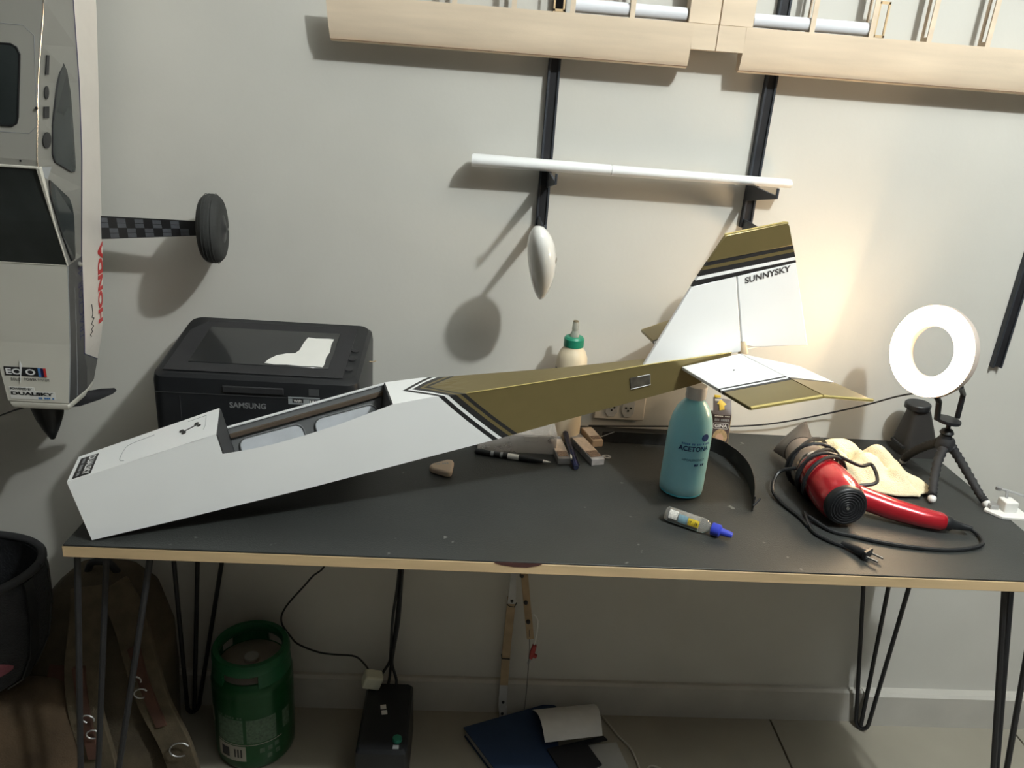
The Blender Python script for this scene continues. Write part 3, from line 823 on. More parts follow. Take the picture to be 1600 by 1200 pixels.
ppoly([(-.337, -.198), (-.321, -.2015), (-.30, -.200), (-.276, -.2025), (-.250, -.2015), (-.2385, -.2025), (-.237, -.19), (-.2385, -.17), (-.2355, -.15), (-.2375, -.12), (-.236, -.102),
       (-.246, -.1005), (-.268, -.102), (-.283, -.100), (-.2865, -.12), (-.2885, -.148), (-.294, -.160), (-.308, -.162), (-.323, -.170), (-.333, -.184)], 'torn_white_film', M_whitep, .0025, .0029)['label'] = 'torn white sheet on the glossy lid'
for (x, y) in ((-.2075, -.20), (-.2065, -.165), (-.2055, -.135)):
    MB().lathe([(0.007, 0), (.0065, .0016), (0.001, .0018)], ptop(x + .012, y, .0), (0, -.16, 1), 18).build('button', M_blackm, pr, smooth=True)
yf_ = Yf - .0002
def pface(x0, x1, z0, z1, nm, mm, th=.0008):
    return MB().box(((x0 + x1) / 2, yf_ - th / 2, (z0 + z1) / 2), (x1 - x0, th, z1 - z0)).build(nm, mm, pr)
MB().box((-.345, Yf - .001, TZ + .142), (.10, .004, .012)).build('grip_recess', M_blackm, pr, bevel=0.0015)
for xx in (-.466,):
    pface(xx, xx + .0012, TZ + .01, TZ + .125, 'panel_seam', M_blackm)
pface(-.505, -.18, TZ + .1305, TZ + .1315, 'panel_seam', M_dark)
text('SAMSUNG', 'lettering', mat('printer_grey_print', (0.20, 0.205, 0.21), 0.4), pr, plan((-.385, yf_, TZ + .1085), (.060, 0, 0), (0, 0, .0105)), 0.03)
pface(-.288, -.236, TZ + .1205, TZ + .1335, 'badge', mat('badge_grey', (0.30, 0.32, 0.33), 0.4))
MB().box((-.272, yf_ - .0009, TZ + .127), (.018, .0004, .007)).build('badge_mark', M_black, pr)
MB().box((-.246, yf_ - .0009, TZ + .127), (.014, .0004, .006)).build('badge_mark', M_black, pr)
text('WiFi', 'badge_lettering', M_whitep, pr, plan((-.279, yf_ - .0012, TZ + .1245), (.013, 0, 0), (0, 0, .005)), 0.02)
text('- -- -', 'badge_lettering', M_whitep, pr, plan((-.252, yf_ - .0012, TZ + .1250), (.011, 0, 0), (0, 0, .004)), 0.02)
pface(-.254, -.237, TZ + .137, TZ + .149, 'energy_badge', mat('badge_dark', (0.06, 0.062, 0.065), 0.5))
MB().tube([(X1 - .001, -.10, TZ + .150), (X1 + .006, -.10, TZ + .150), (X1 + .012, -.102, TZ + .153)], 0.0009, 6).build('twist_tie', M_ply, pr)
#@@PART3
# ================================================================== THINGS ON THE TABLE
def wrap(ax0, R_, a0, z0, w_, h_, slant=0.0):
    """text map around an upright cylinder; a0 = start angle (rad) measured from -y towards +x"""
    def fn(u, v):
        r_ = R_(z0 + h_ * v) if callable(R_) else R_
        a = a0 + u * w_ / r_
        return V((ax0[0] + (r_ + .0006) * math.sin(a), ax0[1] - (r_ + .0006) * math.cos(a), z0 + h_ * v + slant * u))
    return fn
# ---- acetone bottle
ac = thing('acetone_bottle', (0.392, -0.262, TZ), 'pale blue plastic bottle propping up the gold tail', 'bottle')
prof = [(0.030, .0), (.034, .002), (.0375, .008), (.038, .02), (.0375, .06), (.0375, .10), (.0365, .125), (.0335, .142), (.028, .157), (.021, .167), (.0165, .172), (.0160, .178)]
M_acet = mat('blue_translucent', (0.40, 0.78, 0.88), 0.28, var=0.03, trans=0.12, ior=1.3, coat=0.2, sss=0.7)
rings = []
for rr, h in prof:
    rings.append([(0.392 + (rr + (0.0012 * math.cos(12 * a) if h < .003 else 0)) * math.sin(a), -0.262 - (rr) * math.cos(a), TZ + h + (0.0022 * (1 + math.cos(10 * a)) / 2 if h < .005 else 0)) for a in [i * 2 * PI / 60 for i in range(60)]])
MB().loft(rings).build('bottle_body', M_acet, ac, smooth=True, angle=1.0)
MB().lathe([(0.0368, .0), (.0368, .094), (.030, .0945)], (0.392, -0.262, TZ + .004), (0, 0, 1), 40).build('liquid', mat('blue_liquid', (0.12, 0.60, 0.76), 0.3, var=0.02), ac, smooth=True, angle=.8)
cap = [(0.0168, .0), (.0172, .001), (.0172, .020), (.0162, .0215), (.001, .0216)]
MB().lathe(cap, (0.392, -0.262, TZ + .1765), (0, 0, 1), 36).build('screw_cap', mat('cap_white', (0.72, 0.71, 0.70), 0.4), ac, smooth=True, angle=.6)
Rb = lambda z: interp([(TZ + a[1], a[0]) for a in prof], z)
M_navy = mat('navy_print', (0.02, 0.05, 0.16), 0.4)
text('ACETONA', 'lettering', M_navy, ac, wrap((.392, -.262), Rb, -0.70, TZ + .0930, .055, .0095), 0.03)
text('----- -- --- - ---', 'small_print', M_bluel, ac, wrap((.392, -.262), Rb, -0.58, TZ + .1045, .050, .0034))
text('HIPOALERGENICO', 'lettering', M_navy, ac, wrap((.392, -.262), Rb, -0.45, TZ + .0750, .040, .0042))
text('-- --', 'small_print', M_navy, ac, wrap((.392, -.262), Rb, 0.12, TZ + .0655, .019, .0042))
em = []
for i in range(20):
    a = i * 2 * PI / 20
    aa = 0.46 + 0.0068 * math.cos(a) / .0375; zz = TZ + .1180 + .0068 * math.sin(a)
    em.append((.392 + .0381 * math.sin(aa), -.262 - .0381 * math.cos(aa), zz))
MB().prism(em, V((math.sin(.46), -math.cos(.46), 0)) * .0006).build('round_emblem', mat('emblem_blue', (0.05, 0.10, 0.32), 0.4), ac)

# ---- glue bottle with green cap
gx, gy = 0.2065, -0.062
gb_ = thing('glue_bottle', (gx, gy, TZ), 'cream glue bottle with green cap and clear nozzle behind the fuselage', 'bottle')
MB().lathe([(0.027, 0), (.0295, .004), (.0295, .155), (.0285, .168), (.024, .180), (.019, .186), (.018, .192)], (gx, gy, TZ), (0, 0, 1), 36).build('bottle_body', mat('cream_plastic', (0.68, 0.58, 0.42), 0.4, var=0.02), gb_, smooth=True, angle=1.0)
MB().lathe([(0.0300, .060), (.0300, .148)], (gx, gy, TZ), (0, 0, 1), 36, cap=False).build('label', mat('label_dark', (0.035, 0.05, 0.045), 0.4), gb_, smooth=True)
mb = MB().lathe([(0.0188, 0), (.0192, .002), (.0192, .015), (.0165, .0185), (.006, .019)], (gx, gy, TZ + .190), (0, 0, 1), 32)
mb.build('green_cap', mat('green_plastic', (0.015, 0.22, 0.13), 0.4), gb_, smooth=True, angle=.6)
MB().lathe([(0.0090, 0), (.0088, .004), (.0066, .009), (.0054, .012), (.0062, .014), (.0058, .026), (.0052, .029)], (gx, gy, TZ + .2085), (0, 0, 1), 20).build('nozzle', mat('clear_nozzle', (0.62, 0.62, 0.56), 0.2, trans=0.5), gb_, smooth=True)
MB().lathe([(0.0050, 0), (.0050, .0025)], (gx, gy, TZ + .2372), (0, 0, 1), 14).build('nozzle_tip', mat('dried_glue', (0.20, 0.16, 0.10), 0.6), gb_)

# ---- wall socket
so = thing('wall_socket', (0.325, 0, 0.795), 'cream double wall socket plate under the gold tail boom', 'socket')
MB().prism([(0.270, -.0005, .7685), (0.374, -.0005, .7685), (0.374, -.0005, .842), (0.270, -.0005, .842)], (0, -.009, 0)).build('plate', mat('socket_cream', (0.60, 0.56, 0.50), 0.4), so, bevel=0.003)
for x in (0.305, 0.339):
    hexp = [(x + .0125 * dx, -.0093, .797 + .0205 * dz) for dx, dz in ((-1, .6), (-.6, 1), (.6, 1), (1, .6), (1, -.55), (0.5, -1), (-.5, -1), (-1, -.55))]
    k = MB().prism(hexp, (0, -.0025, 0)).build('outlet', mat('outlet_grey', (0.42, 0.42, 0.42), 0.4), so, bevel=0.0005, seg=1)
    for dx, dz in ((-.005, 0), (.005, 0), (0, -.004)):
        MB().lathe([(.0022, 0), (.0022, .001)], (x + dx, -.0116, .797 + dz * 1.5), (0, -1, 0), 10).build('pin_hole', M_black, k)

# ---- clear organiser box
ob = thing('organiser_box', (0.10, -0.10, TZ), 'clear plastic compartment box under the stripes of the fuselage', 'storage box')
M_clear = mat('clear_plastic', (0.62, 0.58, 0.54), 0.15, var=0.03, alpha=0.38)
bx0, bx1, by0, by1, bz = 0.035, 0.181, -0.143, -0.035, 0.034
for cx, cy, sx_, sy_ in (((bx0 + bx1) / 2, by0, bx1 - bx0, .002), ((bx0 + bx1) / 2, by1, bx1 - bx0, .002), (bx0, (by0 + by1) / 2, .002, by1 - by0), (bx1, (by0 + by1) / 2, .002, by1 - by0)):
    MB().box((cx, cy, TZ + bz / 2), (sx_, sy_, bz)).build('side_wall', M_clear, ob)
MB().box(((bx0 + bx1) / 2, (by0 + by1) / 2, TZ + .001), (bx1 - bx0, by1 - by0, .002)).build('base', M_clear, ob)
MB().box(((bx0 + bx1) / 2, (by0 + by1) / 2, TZ + bz + .003), (bx1 - bx0 + .003, by1 - by0 + .003, .005)).build('lid', M_clear, ob, bevel=0.001)
for x in (0.073, 0.115, 0.152):
    MB().box((x, (by0 + by1) / 2, TZ + bz / 2), (.0016, by1 - by0 - .003, bz - .004)).build('divider', M_clear, ob)
MB().box((0.133, by0 - .002, TZ + bz - .004), (.026, .003, .012)).build('latch', M_clear, ob, bevel=0.0008)
for x, y, s_ in ((0.055, -.09, .014), (0.094, -.10, .016), (0.133, -.085, .015), (.166, -.10, .012)):
    MB().box((x, y, TZ + .002 + s_ / 2), (s_ * 1.2, s_, s_), rot('Z', x * 900)).build('small_part', mat('part_grey', (0.20, 0.18, 0.16), 0.5), ob, bevel=0.002)

# ---- paint marker, pen
mk = thing('paint_marker', (0.11, -0.172, TZ), 'black marker pen with white tip lying beside the eraser', 'marker')
ma, mb_ = V((0.030, -.1560, TZ + .0055)), V((0.161, -.1870, TZ + .0055))
d = (mb_ - ma).normalized()
MB().lathe([(.004, 0), (.0052, .003), (.0052, .105), (.0045, .118), (.003, .128)], ma, d, 18).build('barrel', M_blackp, mk, smooth=True)
MB().lathe([(.003, 0), (.0018, .009), (.0006, .015)], ma + d * .1275, d, 12).build('tip', M_whitep, mk, smooth=True)
for s0, ln_, mm in ((.030, .006, M_greyp), (.048, .005, M_greyp), (.062, .021, M_whitep)):
    MB().lathe([(.0054, 0), (.0054, ln_)], ma + d * s0, d, 18, cap=False).build('label_band', mm, mk, smooth=True)
pn = thing('dark_blue_pen', (0.205, -0.14, TZ), 'dark blue pen lying across the blade packs', 'pen')
pa, pb = V((0.2025, -.066, TZ + .0240)), V((0.2135, -.208, TZ + .0056))
d = (pb - pa).normalized()
MB().lathe([(.003, 0), (.0052, .004), (.0052, .134), (.0045, .142)], pa, d, 18).build('barrel', mat('navy_plastic', (0.012, 0.016, 0.040), 0.25), pn, smooth=True)
MB().lathe([(.0054, 0), (.0056, .05), (.0050, .0505)], pa + d * .088, d, 18, cap=False).build('pen_cap', mat('navy_plastic2', (0.010, 0.012, 0.05), 0.2), pn, smooth=True)
MB().tube([pa + d * .095 + V((.0062, 0, .0035)), pa + d * .139 + V((.0062, 0, .0035))], .0011, 6).build('clip', M_blackp, pn)
MB().box(pa + d * .112 + V((-.0045, -.001, .0036)), (.003, .016, .003), rot('Z', -4)).build('sticker', M_whitep, pn)

# ---- blade packs
def pack(c, w_, l_, h_, rz, label, mm):
    R = rot('Z', rz)
    t = thing('blade_pack', c, label, 'blade pack', 'small packs beside the pen')
    MB().box(V(c) + V((0, 0, h_ / 2)), (w_, l_, h_), R).build('box', mm, t, bevel=0.0008, seg=1)
    MB().box(V(c) + R @ V((0, .006, h_ + .0004)), (w_ * .92, l_ * .55, .0008), R).build('label', mat('paper_label', (0.58, 0.46, 0.36), 0.6, var=0.15, scale=120), t)
    MB().box(V(c) + R @ V((0, -l_ * .30, h_ + .0005)), (w_ * .80, l_ * .22, .0008), R).build('print', mat('brown_print', (0.22, 0.15, 0.11), 0.6, var=0.5, scale=300), t)
    return t, R
M_pk = mat('pack_clear', (0.26, 0.25, 0.25), 0.25, var=0.2, scale=60)
pack((0.189, -0.135, TZ), .024, .098, .012, 6, 'clear blade pack left of the dark blue pen', M_pk)
pack((0.2405, -0.128, TZ), .026, .112, .013, 17, 'clear blade pack right of the dark blue pen', M_pk)
pack((0.2600, -0.072, TZ), .022, .062, .014, 14, 'tan cardboard pack nearest the black carbon strip', mat('tan_card', (0.50, 0.38, 0.27), 0.7))
ky = thing('steel_tab', (0.279, -0.146, TZ), 'small steel tab with a hole beside the blade packs', 'metal tab')
MB().add(*(lambda n: ([(0.279 + r_ * math.cos(a) * 1.15, -.146 + r_ * math.sin(a), TZ + z) for z in (.0005, .002) for r_ in (.0075, .003) for a in [i * 2 * PI / n for i in range(n)]],
         [(k * 1 + i, (i + 1) % n + k, (i + 1) % n + k + n, i + n + k) for k in (0, 2 * n) for i in range(n)] +
         [(i, (i + 1) % n, (i + 1) % n + 2 * n, i + 2 * n) for i in range(n)] + [(n + i, n + (i + 1) % n, 3 * n + (i + 1) % n, 3 * n + i) for i in range(n)]))(18)).build('eye', M_alu, ky)
MB().box((0.262, -.150, TZ + .0012), (.022, .008, .0014), rot('Z', 10)).build('shank', M_alu, ky)

# ---- eraser
er = thing('eraser', (-0.03, -0.23, TZ), 'rounded triangular beige eraser under the fuselage', 'eraser')
MB().prism([(-.051, -.2335, TZ), (-.046, -.224, TZ), (-.020, -.206, TZ), (-.010, -.207, TZ), (-.0075, -.216, TZ), (-.010, -.252, TZ), (-.0165, -.2565, TZ), (-.045, -.243, TZ)], (0, 0, .0115)).build('block', mat('eraser_tan', (0.50, 0.40, 0.31), 0.8), er, bevel=0.0035, seg=3)
text('-- ---', 'small_print', M_greyp, er, plan((-.038, -.2305, TZ + .0112), (.021, .006, 0), (-.0012, .005, 0), .0006))

# ---- hair dye box
db = thing('hair_dye_box', (0.517, -0.068, TZ), 'small dark hair dye box with yellow arrow behind the bottle', 'box')
RZ = rot('Z', -3) @ rot('X', -6)
o_ = V((0.5125, -0.067, TZ + .0015))
def dp(x, y, z): return o_ + RZ @ V((x, y, z))
M_dye = mat('dye_box_dark', (0.075, 0.055, 0.055), 0.45)
MB().hexa([dp(-.018, -.013, 0), dp(.018, -.013, 0), dp(.018, .013, 0), dp(-.018, .013, 0), dp(-.018, -.013, .066), dp(.018, -.013, .066), dp(.018, .013, .066), dp(-.018, .013, .066)]).build('carton', M_dye, db, bevel=0.0006, seg=1)
MB().hexa([dp(-.018, -.013, .066), dp(.018, -.013, .066), dp(.018, -.0115, .066), dp(-.018, -.0115, .066),
           dp(-.018, .004, .096), dp(.018, .004, .092), dp(.018, .0055, .092), dp(-.018, .0055, .096)]).build('open_flap', M_dye, db)
MB().hexa([dp(.0182, -.0125, 0.002), dp(.0188, -.0125, 0.002), dp(.0188, .0125, 0.002), dp(.0182, .0125, 0.002), dp(.0182, -.0125, .064), dp(.0188, -.0125, .064), dp(.0188, .0125, .064), dp(.0182, .0125, .064)]).build('side_label', mat('side_tan', (0.55, 0.42, 0.22), 0.5, var=0.35, scale=150), db)
fn_ = lambda x0, z0, w_, h_: (lambda u, v: dp(x0 + w_ * u, -.0138, z0 + h_ * v))
text('GINA', 'lettering', M_whitep, db, fn_(-.0125, .0400, .025, .0065), 0.02)
text('--- -----', 'small_print', M_greyp, db, fn_(-.014, .0530, .028, .005), 0.0)
text('----- ---', 'small_print', M_whitep, db, fn_(-.015, .0620, .030, .0022), 0.02)
rr_ = [dp(a, -.0136, .0432 + b) for a, b in rrect(.031, .0115, .003, 3)]
MB().tube(rr_ + [rr_[0]], .0004, 5).build('frame_line', M_whitep, db)
def dpoly(pts, nm, mm, l=-.0133):
    MB().prism([dp(x, l, z) for x, z in pts], RZ @ V((0, -.0004, 0))).build(nm, mm, db)
circ = lambda cx, cz, rx, rz, n=16: [(cx + rx * math.cos(i * 2 * PI / n), cz + rz * math.sin(i * 2 * PI / n)) for i in range(n)]
dpoly(circ(.001, .020, .0145, .0165), 'printed_hair', mat('blond_print', (0.40, 0.28, 0.15), 0.5, var=0.25, scale=200))
dpoly(circ(.000, .016, .0085, .0115), 'printed_face', mat('skin_print', (0.52, 0.33, 0.23), 0.5), -.0138)
fl = lambda x, t: (x, -.013 + .017 * t - .0006, .066 + .030 * t)
MB().prism([dp(*fl(x, t)) for x, t in ((-.006, .25), (.004, .30), (.0035, .55), (.008, .62), (-.004, .92), (-.011, .62), (-.0065, .60))], RZ @ V((0, -.0005, .0003))).build('yellow_arrow', mat('yellow_print', (0.72, 0.52, 0.05), 0.5), db)
MB().box(dp(-.010, .0035, .0985), (.012, .004, .004), RZ).build('yellow_tag', MATS['yellow_print'], db)
MB().box(dp(-.008, .001, .0915), (.014, .0008, .004), RZ).build('white_tag', M_whitep, db)

# ---- black carbon strip (bent landing gear)
cs = thing('carbon_gear_strip', (0.45, -0.12, TZ), 'bent black carbon landing gear strip standing behind the blue bottle', 'gear strip')
path = [(0.278, -.0800, TZ + .0125), (0.30, -.0795, TZ + .0125), (0.405, -.0820, TZ + .013), (0.475, -.0880, TZ + .014), (0.505, -.108, TZ + .015), (0.522, -.150, TZ + .016), (0.528, -.21, TZ + .0165), (0.517, -.275, TZ + .016), (0.500, -.328, TZ + .015)]
MB().ribbon(path, (0, 0, 1), [.022, .024, .026, .028, .030, .032, .032, .030, .028], .0022, smooth=5).build('strip', mat('carbon_black', (0.020, 0.021, 0.022), 0.4, var=0.2, scale=150), cs, smooth=True, angle=.6)
MB().tube([(0.499, -.330, TZ + .012), (0.512, -.322, TZ + .0225)], .0016, 8).build('axle_bolt', M_steelb, cs)
MB().tube([(0.276, -.081, TZ + .012), (0.300, -.086, TZ + .026)], .0010, 6).build('wire', M_alu, cs)

# ---- dropper bottle
dr = thing('dropper_bottle', (0.39, -0.395, TZ), 'clear dropper bottle with blue cap lying near the table front', 'bottle')
da_, dbb = V((0.342, -.365, TZ + .0125)), V((0.4385, -.4262, TZ + .0105))
d = (dbb - da_).normalized()
MB().lathe([(.0095, 0), (.0118, .0025), (.0122, .008), (.0122, .062), (.0105, .069), (.0060, .073), (.0055, .078)], da_, d, 28).build('bottle_body', mat('clear_bottle', (0.80, 0.80, 0.78), 0.08, var=0.02, trans=0.85, ior=1.2), dr, smooth=True, angle=1.0)
MB().lathe([(.0094, 0), (.0094, .050)], da_ + d * .006, d, 24).build('inner_sleeve', mat('pale_liquid', (0.45, 0.43, 0.40), 0.2, trans=0.3, var=.15, scale=160), dr, smooth=True)
MB().lathe([(.0098, 0), (.0102, .001), (.0098, .013), (.0062, .0155), (.0050, .030), (.0042, .033), (.001, .0335)], da_ + d * .0765, d, 24).build('blue_cap', mat('royal_blue', (0.035, 0.055, 0.46), 0.4), dr, smooth=True, angle=.7)
q_ = d.cross(V((0, 0, 1))).normalized()
if q_.y > 0: q_ = -q_
def dl(s, a, r_=.0126): return da_ + d * s + (q_ * math.cos(a) + V((0, 0, 1)) * math.sin(a)) * r_
def patch(s0, s1, a0, a1, nm, mm, r_=.0124):
    n = 6; pts = []; fs = []
    for i in range(n + 1):
        a = a0 + (a1 - a0) * i / n
        pts += [dl(s0, a, r_), dl(s1, a, r_)]
    for i in range(n):
        fs.append((2 * i, 2 * i + 1, 2 * i + 3, 2 * i + 2))
    MB().add(pts, fs).build(nm, mm, dr, smooth=True)
patch(.040, .058, -.1, .85, 'yellow_label', mat('yellow_label', (0.62, 0.46, 0.03), 0.5, var=.15, scale=200))
patch(.024, .039, -.2, .95, 'blue_label', mat('teal_label', (0.18, 0.30, 0.36), 0.5, var=.2, scale=200))
patch(.008, .022, .0, 1.2, 'white_label', mat('printed_label', (0.62, 0.60, 0.56), 0.5, var=.35, scale=350))
text('17   18', 'lettering', M_black, dr, lambda u, v: dl(.0415 + .0145 * u, .15 + .40 * v, .0128), 0.02)

# ---- hair dryer
hd = thing('hair_dryer', (0.64, -0.27, TZ), 'red hair dryer with its black cord wound around the barrel', 'hair dryer')
g0, g1 = V((0.636, -.370, TZ + .0415)), V((0.640, -.125, TZ + .040))
d = (g1 - g0).normalized()
M_hred = mat('metallic_red', (0.42, 0.012, 0.022), 0.22, metal=0.35, var=0.03, coat=0.6)
M_hsil = mat('dryer_grey', (0.23, 0.19, 0.165), 0.35, metal=0.3, var=.05)
MB().lathe([(.0325, .004), (.0375, .016), (.0400, .04), (.0395, .07), (.0365, .11), (.0335, .130)], g0, d, 40).build('barrel', M_hred, hd, smooth=True, angle=1.0)
MB().lathe([(.0338, .128), (.0325, .150), (.0305, .19), (.0295, .205)], g0, d, 40).build('front_barrel', M_hsil, hd, smooth=True)
MB().lathe([(.0318, .129), (.0345, .131), (.0345, .137), (.0325, .139)], g0, d, 40).build('chrome_ring', M_chrome, hd, smooth=True)
gr = MB().lathe([(.0345, .010), (.0345, .002), (.0325, -.003), (.029, -.0045), (.001, -.0055)], g0, d, 40).build('rear_grille', M_blackp, hd, smooth=True, angle=.8)
for k, r_ in enumerate((.028, .0235, .019, .0145, .010, .0055)):
    MB().tube([g0 - d * (.0052) + (V((math.cos(a), 0, math.sin(a))) * r_) for a in [i * 2 * PI / 36 for i in range(37)]], .0009, 5, cap=False).build('grille_ring', M_steelb, gr, smooth=True)
MB().lathe([(.0035, 0), (.003, .002), (.001, .0028)], g0 - d * .0050, -d, 14).build('grille_stud', M_chrome, gr, smooth=True)
# flattened nozzle, slit standing diagonally
n0 = g0 + d * .203; nx = V((1, 0, 0)); 
sd = (V((0.62, 0.0, 0.78))).normalized(); sn = d.cross(sd).normalized()
rings = []
for s_, a_, b_ in ((0, .031, .031), (.012, .031, .028), (.03, .035, .020), (.05, .040, .011), (.060, .042, .0075), (.062, .040, .006)):
    rings.append([n0 + d * s_ + V((0, 0, .004 * s_ / .06)) + sd * (a_ * math.cos(q)) + sn * (b_ * math.sin(q)) for q in [i * 2 * PI / 32 for i in range(32)]])
rings = [[V((p.x, p.y, max(p.z, TZ + .0015))) for p in r_] for r_ in rings]
MB().loft(rings).build('nozzle', mat('nozzle_grey', (0.060, 0.052, 0.048), 0.4), hd, smooth=True, angle=.9)
# handle
hpts = [V((0.655, -.300, TZ + .036)), V((0.690, -.314, TZ + .0285)), V((0.735, -.336, TZ + .0215)), V((0.775, -.354, TZ + .0185)), V((0.806, -.364, TZ + .0170)), V((0.815, -.367, TZ + .0165))]
MB().tube(hpts, [.0205, .0200, .0188, .0172, .0158, .012], 24, smooth=0).build('handle', M_hred, hd, smooth=True, angle=1.2)
hdn = (hpts[-1] - hpts[-3]).normalized()
MB().lathe([(.0130, 0), (.0125, .008), (.009, .012), (.006, .030), (.0045, .042)], hpts[-1] - hdn * .003, hdn, 20).build('cord_boot', M_blackp, hd, smooth=True)
# cord : boot -> table loop -> windings -> plug
cz = TZ + .0036
e0 = hpts[-1] + hdn * .036
cord = [e0, (0.852, -.362, TZ + .010), (0.866, -.380, cz), (0.855, -.408, cz), (0.82, -.424, cz), (0.775, -.430, cz), (0.72, -.424, cz), (0.675, -.412, cz), (0.640, -.398, cz), (0.612, -.385, cz), (0.588, -.350, TZ + .008)]
MB().tube(cord, .0034, 8, smooth=6).build('cord', M_blackp, hd, smooth=True)
def coil(s_, R1, tilt, ph0, ph1, n=22):
    pts = []
    cc_ = g0 + d * s_
    for i in range(n + 1):
        a = ph0 + (ph1 - ph0) * i / n
        p = cc_ + V((math.cos(a) * R1, 0, math.sin(a) * R1)) + d * (tilt * math.cos(a))
        p.z = max(p.z, cz)
        pts.append(p)
    return pts
for s_, R1, tl in ((.092, .0440, .018), (.106, .0450, .004), (.122, .0435, .022), (.140, .0470, -.006), (.166, .0440, .026)):
    MB().tube(coil(s_, R1, tl, -.2, 2 * PI - .2), .0033, 8).build('cord_winding', M_blackp, hd, smooth=True)
MB().tube([coil(.11, .0445, .01, 1.2, 1.2, 1)[0], (0.690, -.285, TZ + .075), (0.725, -.262, TZ + .066), (0.722, -.295, TZ + .050), (0.690, -.300, TZ + .044)], .0033, 8, smooth=6).build('cord_loop', M_blackp, hd, smooth=True)
MB().tube([(0.600, -.245, TZ + .045), (0.574, -.235, TZ + .030), (0.556, -.265, TZ + .010), (0.562, -.305, cz), (0.575, -.345, cz), (0.578, -.375, cz)], .0033, 8, smooth=6).build('cord_loop', M_blackp, hd, smooth=True)
MB().tube([(0.590, -.330, cz), (0.580, -.385, cz), (0.592, -.412, cz), (0.612, -.430, cz), (0.6215, -.438, TZ + .006)], .0033, 8, smooth=6).build('plug_cord', M_blackp, hd, smooth=True)
p0, p1 = V((0.612, -.4260, TZ + .0060)), V((0.6375, -.4580, TZ + .0075))
d2 = (p1 - p0).normalized(); q2 = d2.cross(V((0, 0, 1))).normalized()
pgl = MB().lathe([(.0040, 0), (.0050, .010), (.0058, .02), (.0075, .026), (.0082, .040), (.0070, .044)], p0, d2, 18).build('plug', M_blackp, hd, smooth=True)
MB().box(p1 + V((0, 0, .001)), (.024, .006, .014), Matrix((q2, d2, V((0, 0, 1)))).transposed()).build('plug_face', M_blackp, pgl, bevel=.0015)
for sg in (-1, 1):
    MB().tube([p1 + q2 * (.0085 * sg), p1 + q2 * (.0085 * sg) + d2 * .021], .0019, 8).build('prong', M_chrome, pgl, smooth=True)

# ---- yellow cloth
cl = MB(); nu, nv = 40, 34
pts = []
rnd = random.Random(3)
for i in range(nu + 1):
    for j in range(nv + 1):
        u, v = i / nu * 2 - 1, j / nv * 2 - 1
        ang = math.atan2(v, u); rr = max(abs(u), abs(v))
        k = rr / max(1e-6, math.hypot(u, v))
        uu, vv = u * (0.55 + .45 * k), v * (0.55 + .45 * k)
        edge = 1 + .10 * math.sin(3 * ang + .8) + .06 * math.sin(5 * ang + 2)
        x = 0.768 + (uu * .090 + vv * .004) * edge; y = -.176 + (vv * .066 - uu * .045) * edge
        h = max(0, 1 - rr ** 2.6)
        z = TZ + .004 + h * (.036 + .012 * math.sin(u * 4.2 + .9) * math.cos(v * 2.6) + .010 * math.sin(u * 7 - v * 5 + 1) + .004 * math.sin(11 * u + 7 * v)) 
        if u < -.1 and v > 0: z += .014 * h
        cr = abs(math.sin((u * .8 + v * 1.3) * 2.3 + .4))
        z -= .012 * h * (cr < .18)
        pts.append((x, y, z))
fs = [(i * (nv + 1) + j, (i + 1) * (nv + 1) + j, (i + 1) * (nv + 1) + j + 1, i * (nv + 1) + j + 1) for i in range(nu) for j in range(nv)]
co = cl.add(pts, fs).build('cloth', mat('yellow_terry', (0.80, 0.72, 0.50), 0.95, var=0.06, scale=60, bump=0.8, bscale=500), None, subd=1)
md = co.modifiers.new('thick', 'SOLIDIFY'); md.thickness = 0.003; md.offset = 1
tag(co, 'crumpled pale yellow cloth behind the red hair dryer', 'cloth')

# ---- ring light on bendy tripod
rl = thing('ring_light', (0.90, -0.19, TZ), 'glowing ring light on a black bendy tripod', 'ring light')
rc = V((0.829, -.180, 1.005))
ax = V((-0.93, -0.36, 0.14)).normalized()
ru = (V((0, 0, 1)) - ax * ax.z).normalized(); rv = ru.cross(ax)
def rpt(a, r_, dz): return rc + (ru * math.cos(a) + rv * math.sin(a)) * r_ + ax * dz
def ring_sweep(sec_, nm, mm, par=rl):
    n = 64
    rings = [[rpt(2 * PI * i / n, r_, z) for r_, z in sec_] for i in range(n)]
    rings.append(rings[0])
    return MB().loft(rings, cap=False).build(nm, mm, par, smooth=True, angle=.7)
ring_sweep([(.048, .004), (.048, .009), (.0535, .0125), (.074, .0125), (.0795, .009), (.0795, .004)], 'diffuser', mat('lit_diffuser', (1.0, 0.74, 0.46), 0.5, emit=RING_E))
ring_sweep([(.0455, .004), (.082, .004), (.083, -.004), (.080, -.012), (.047, -.012), (.0445, -.004)], 'housing', mat('ring_housing', (0.55, 0.47, 0.42), 0.4))
base_ = rpt(PI, .083, -.004)
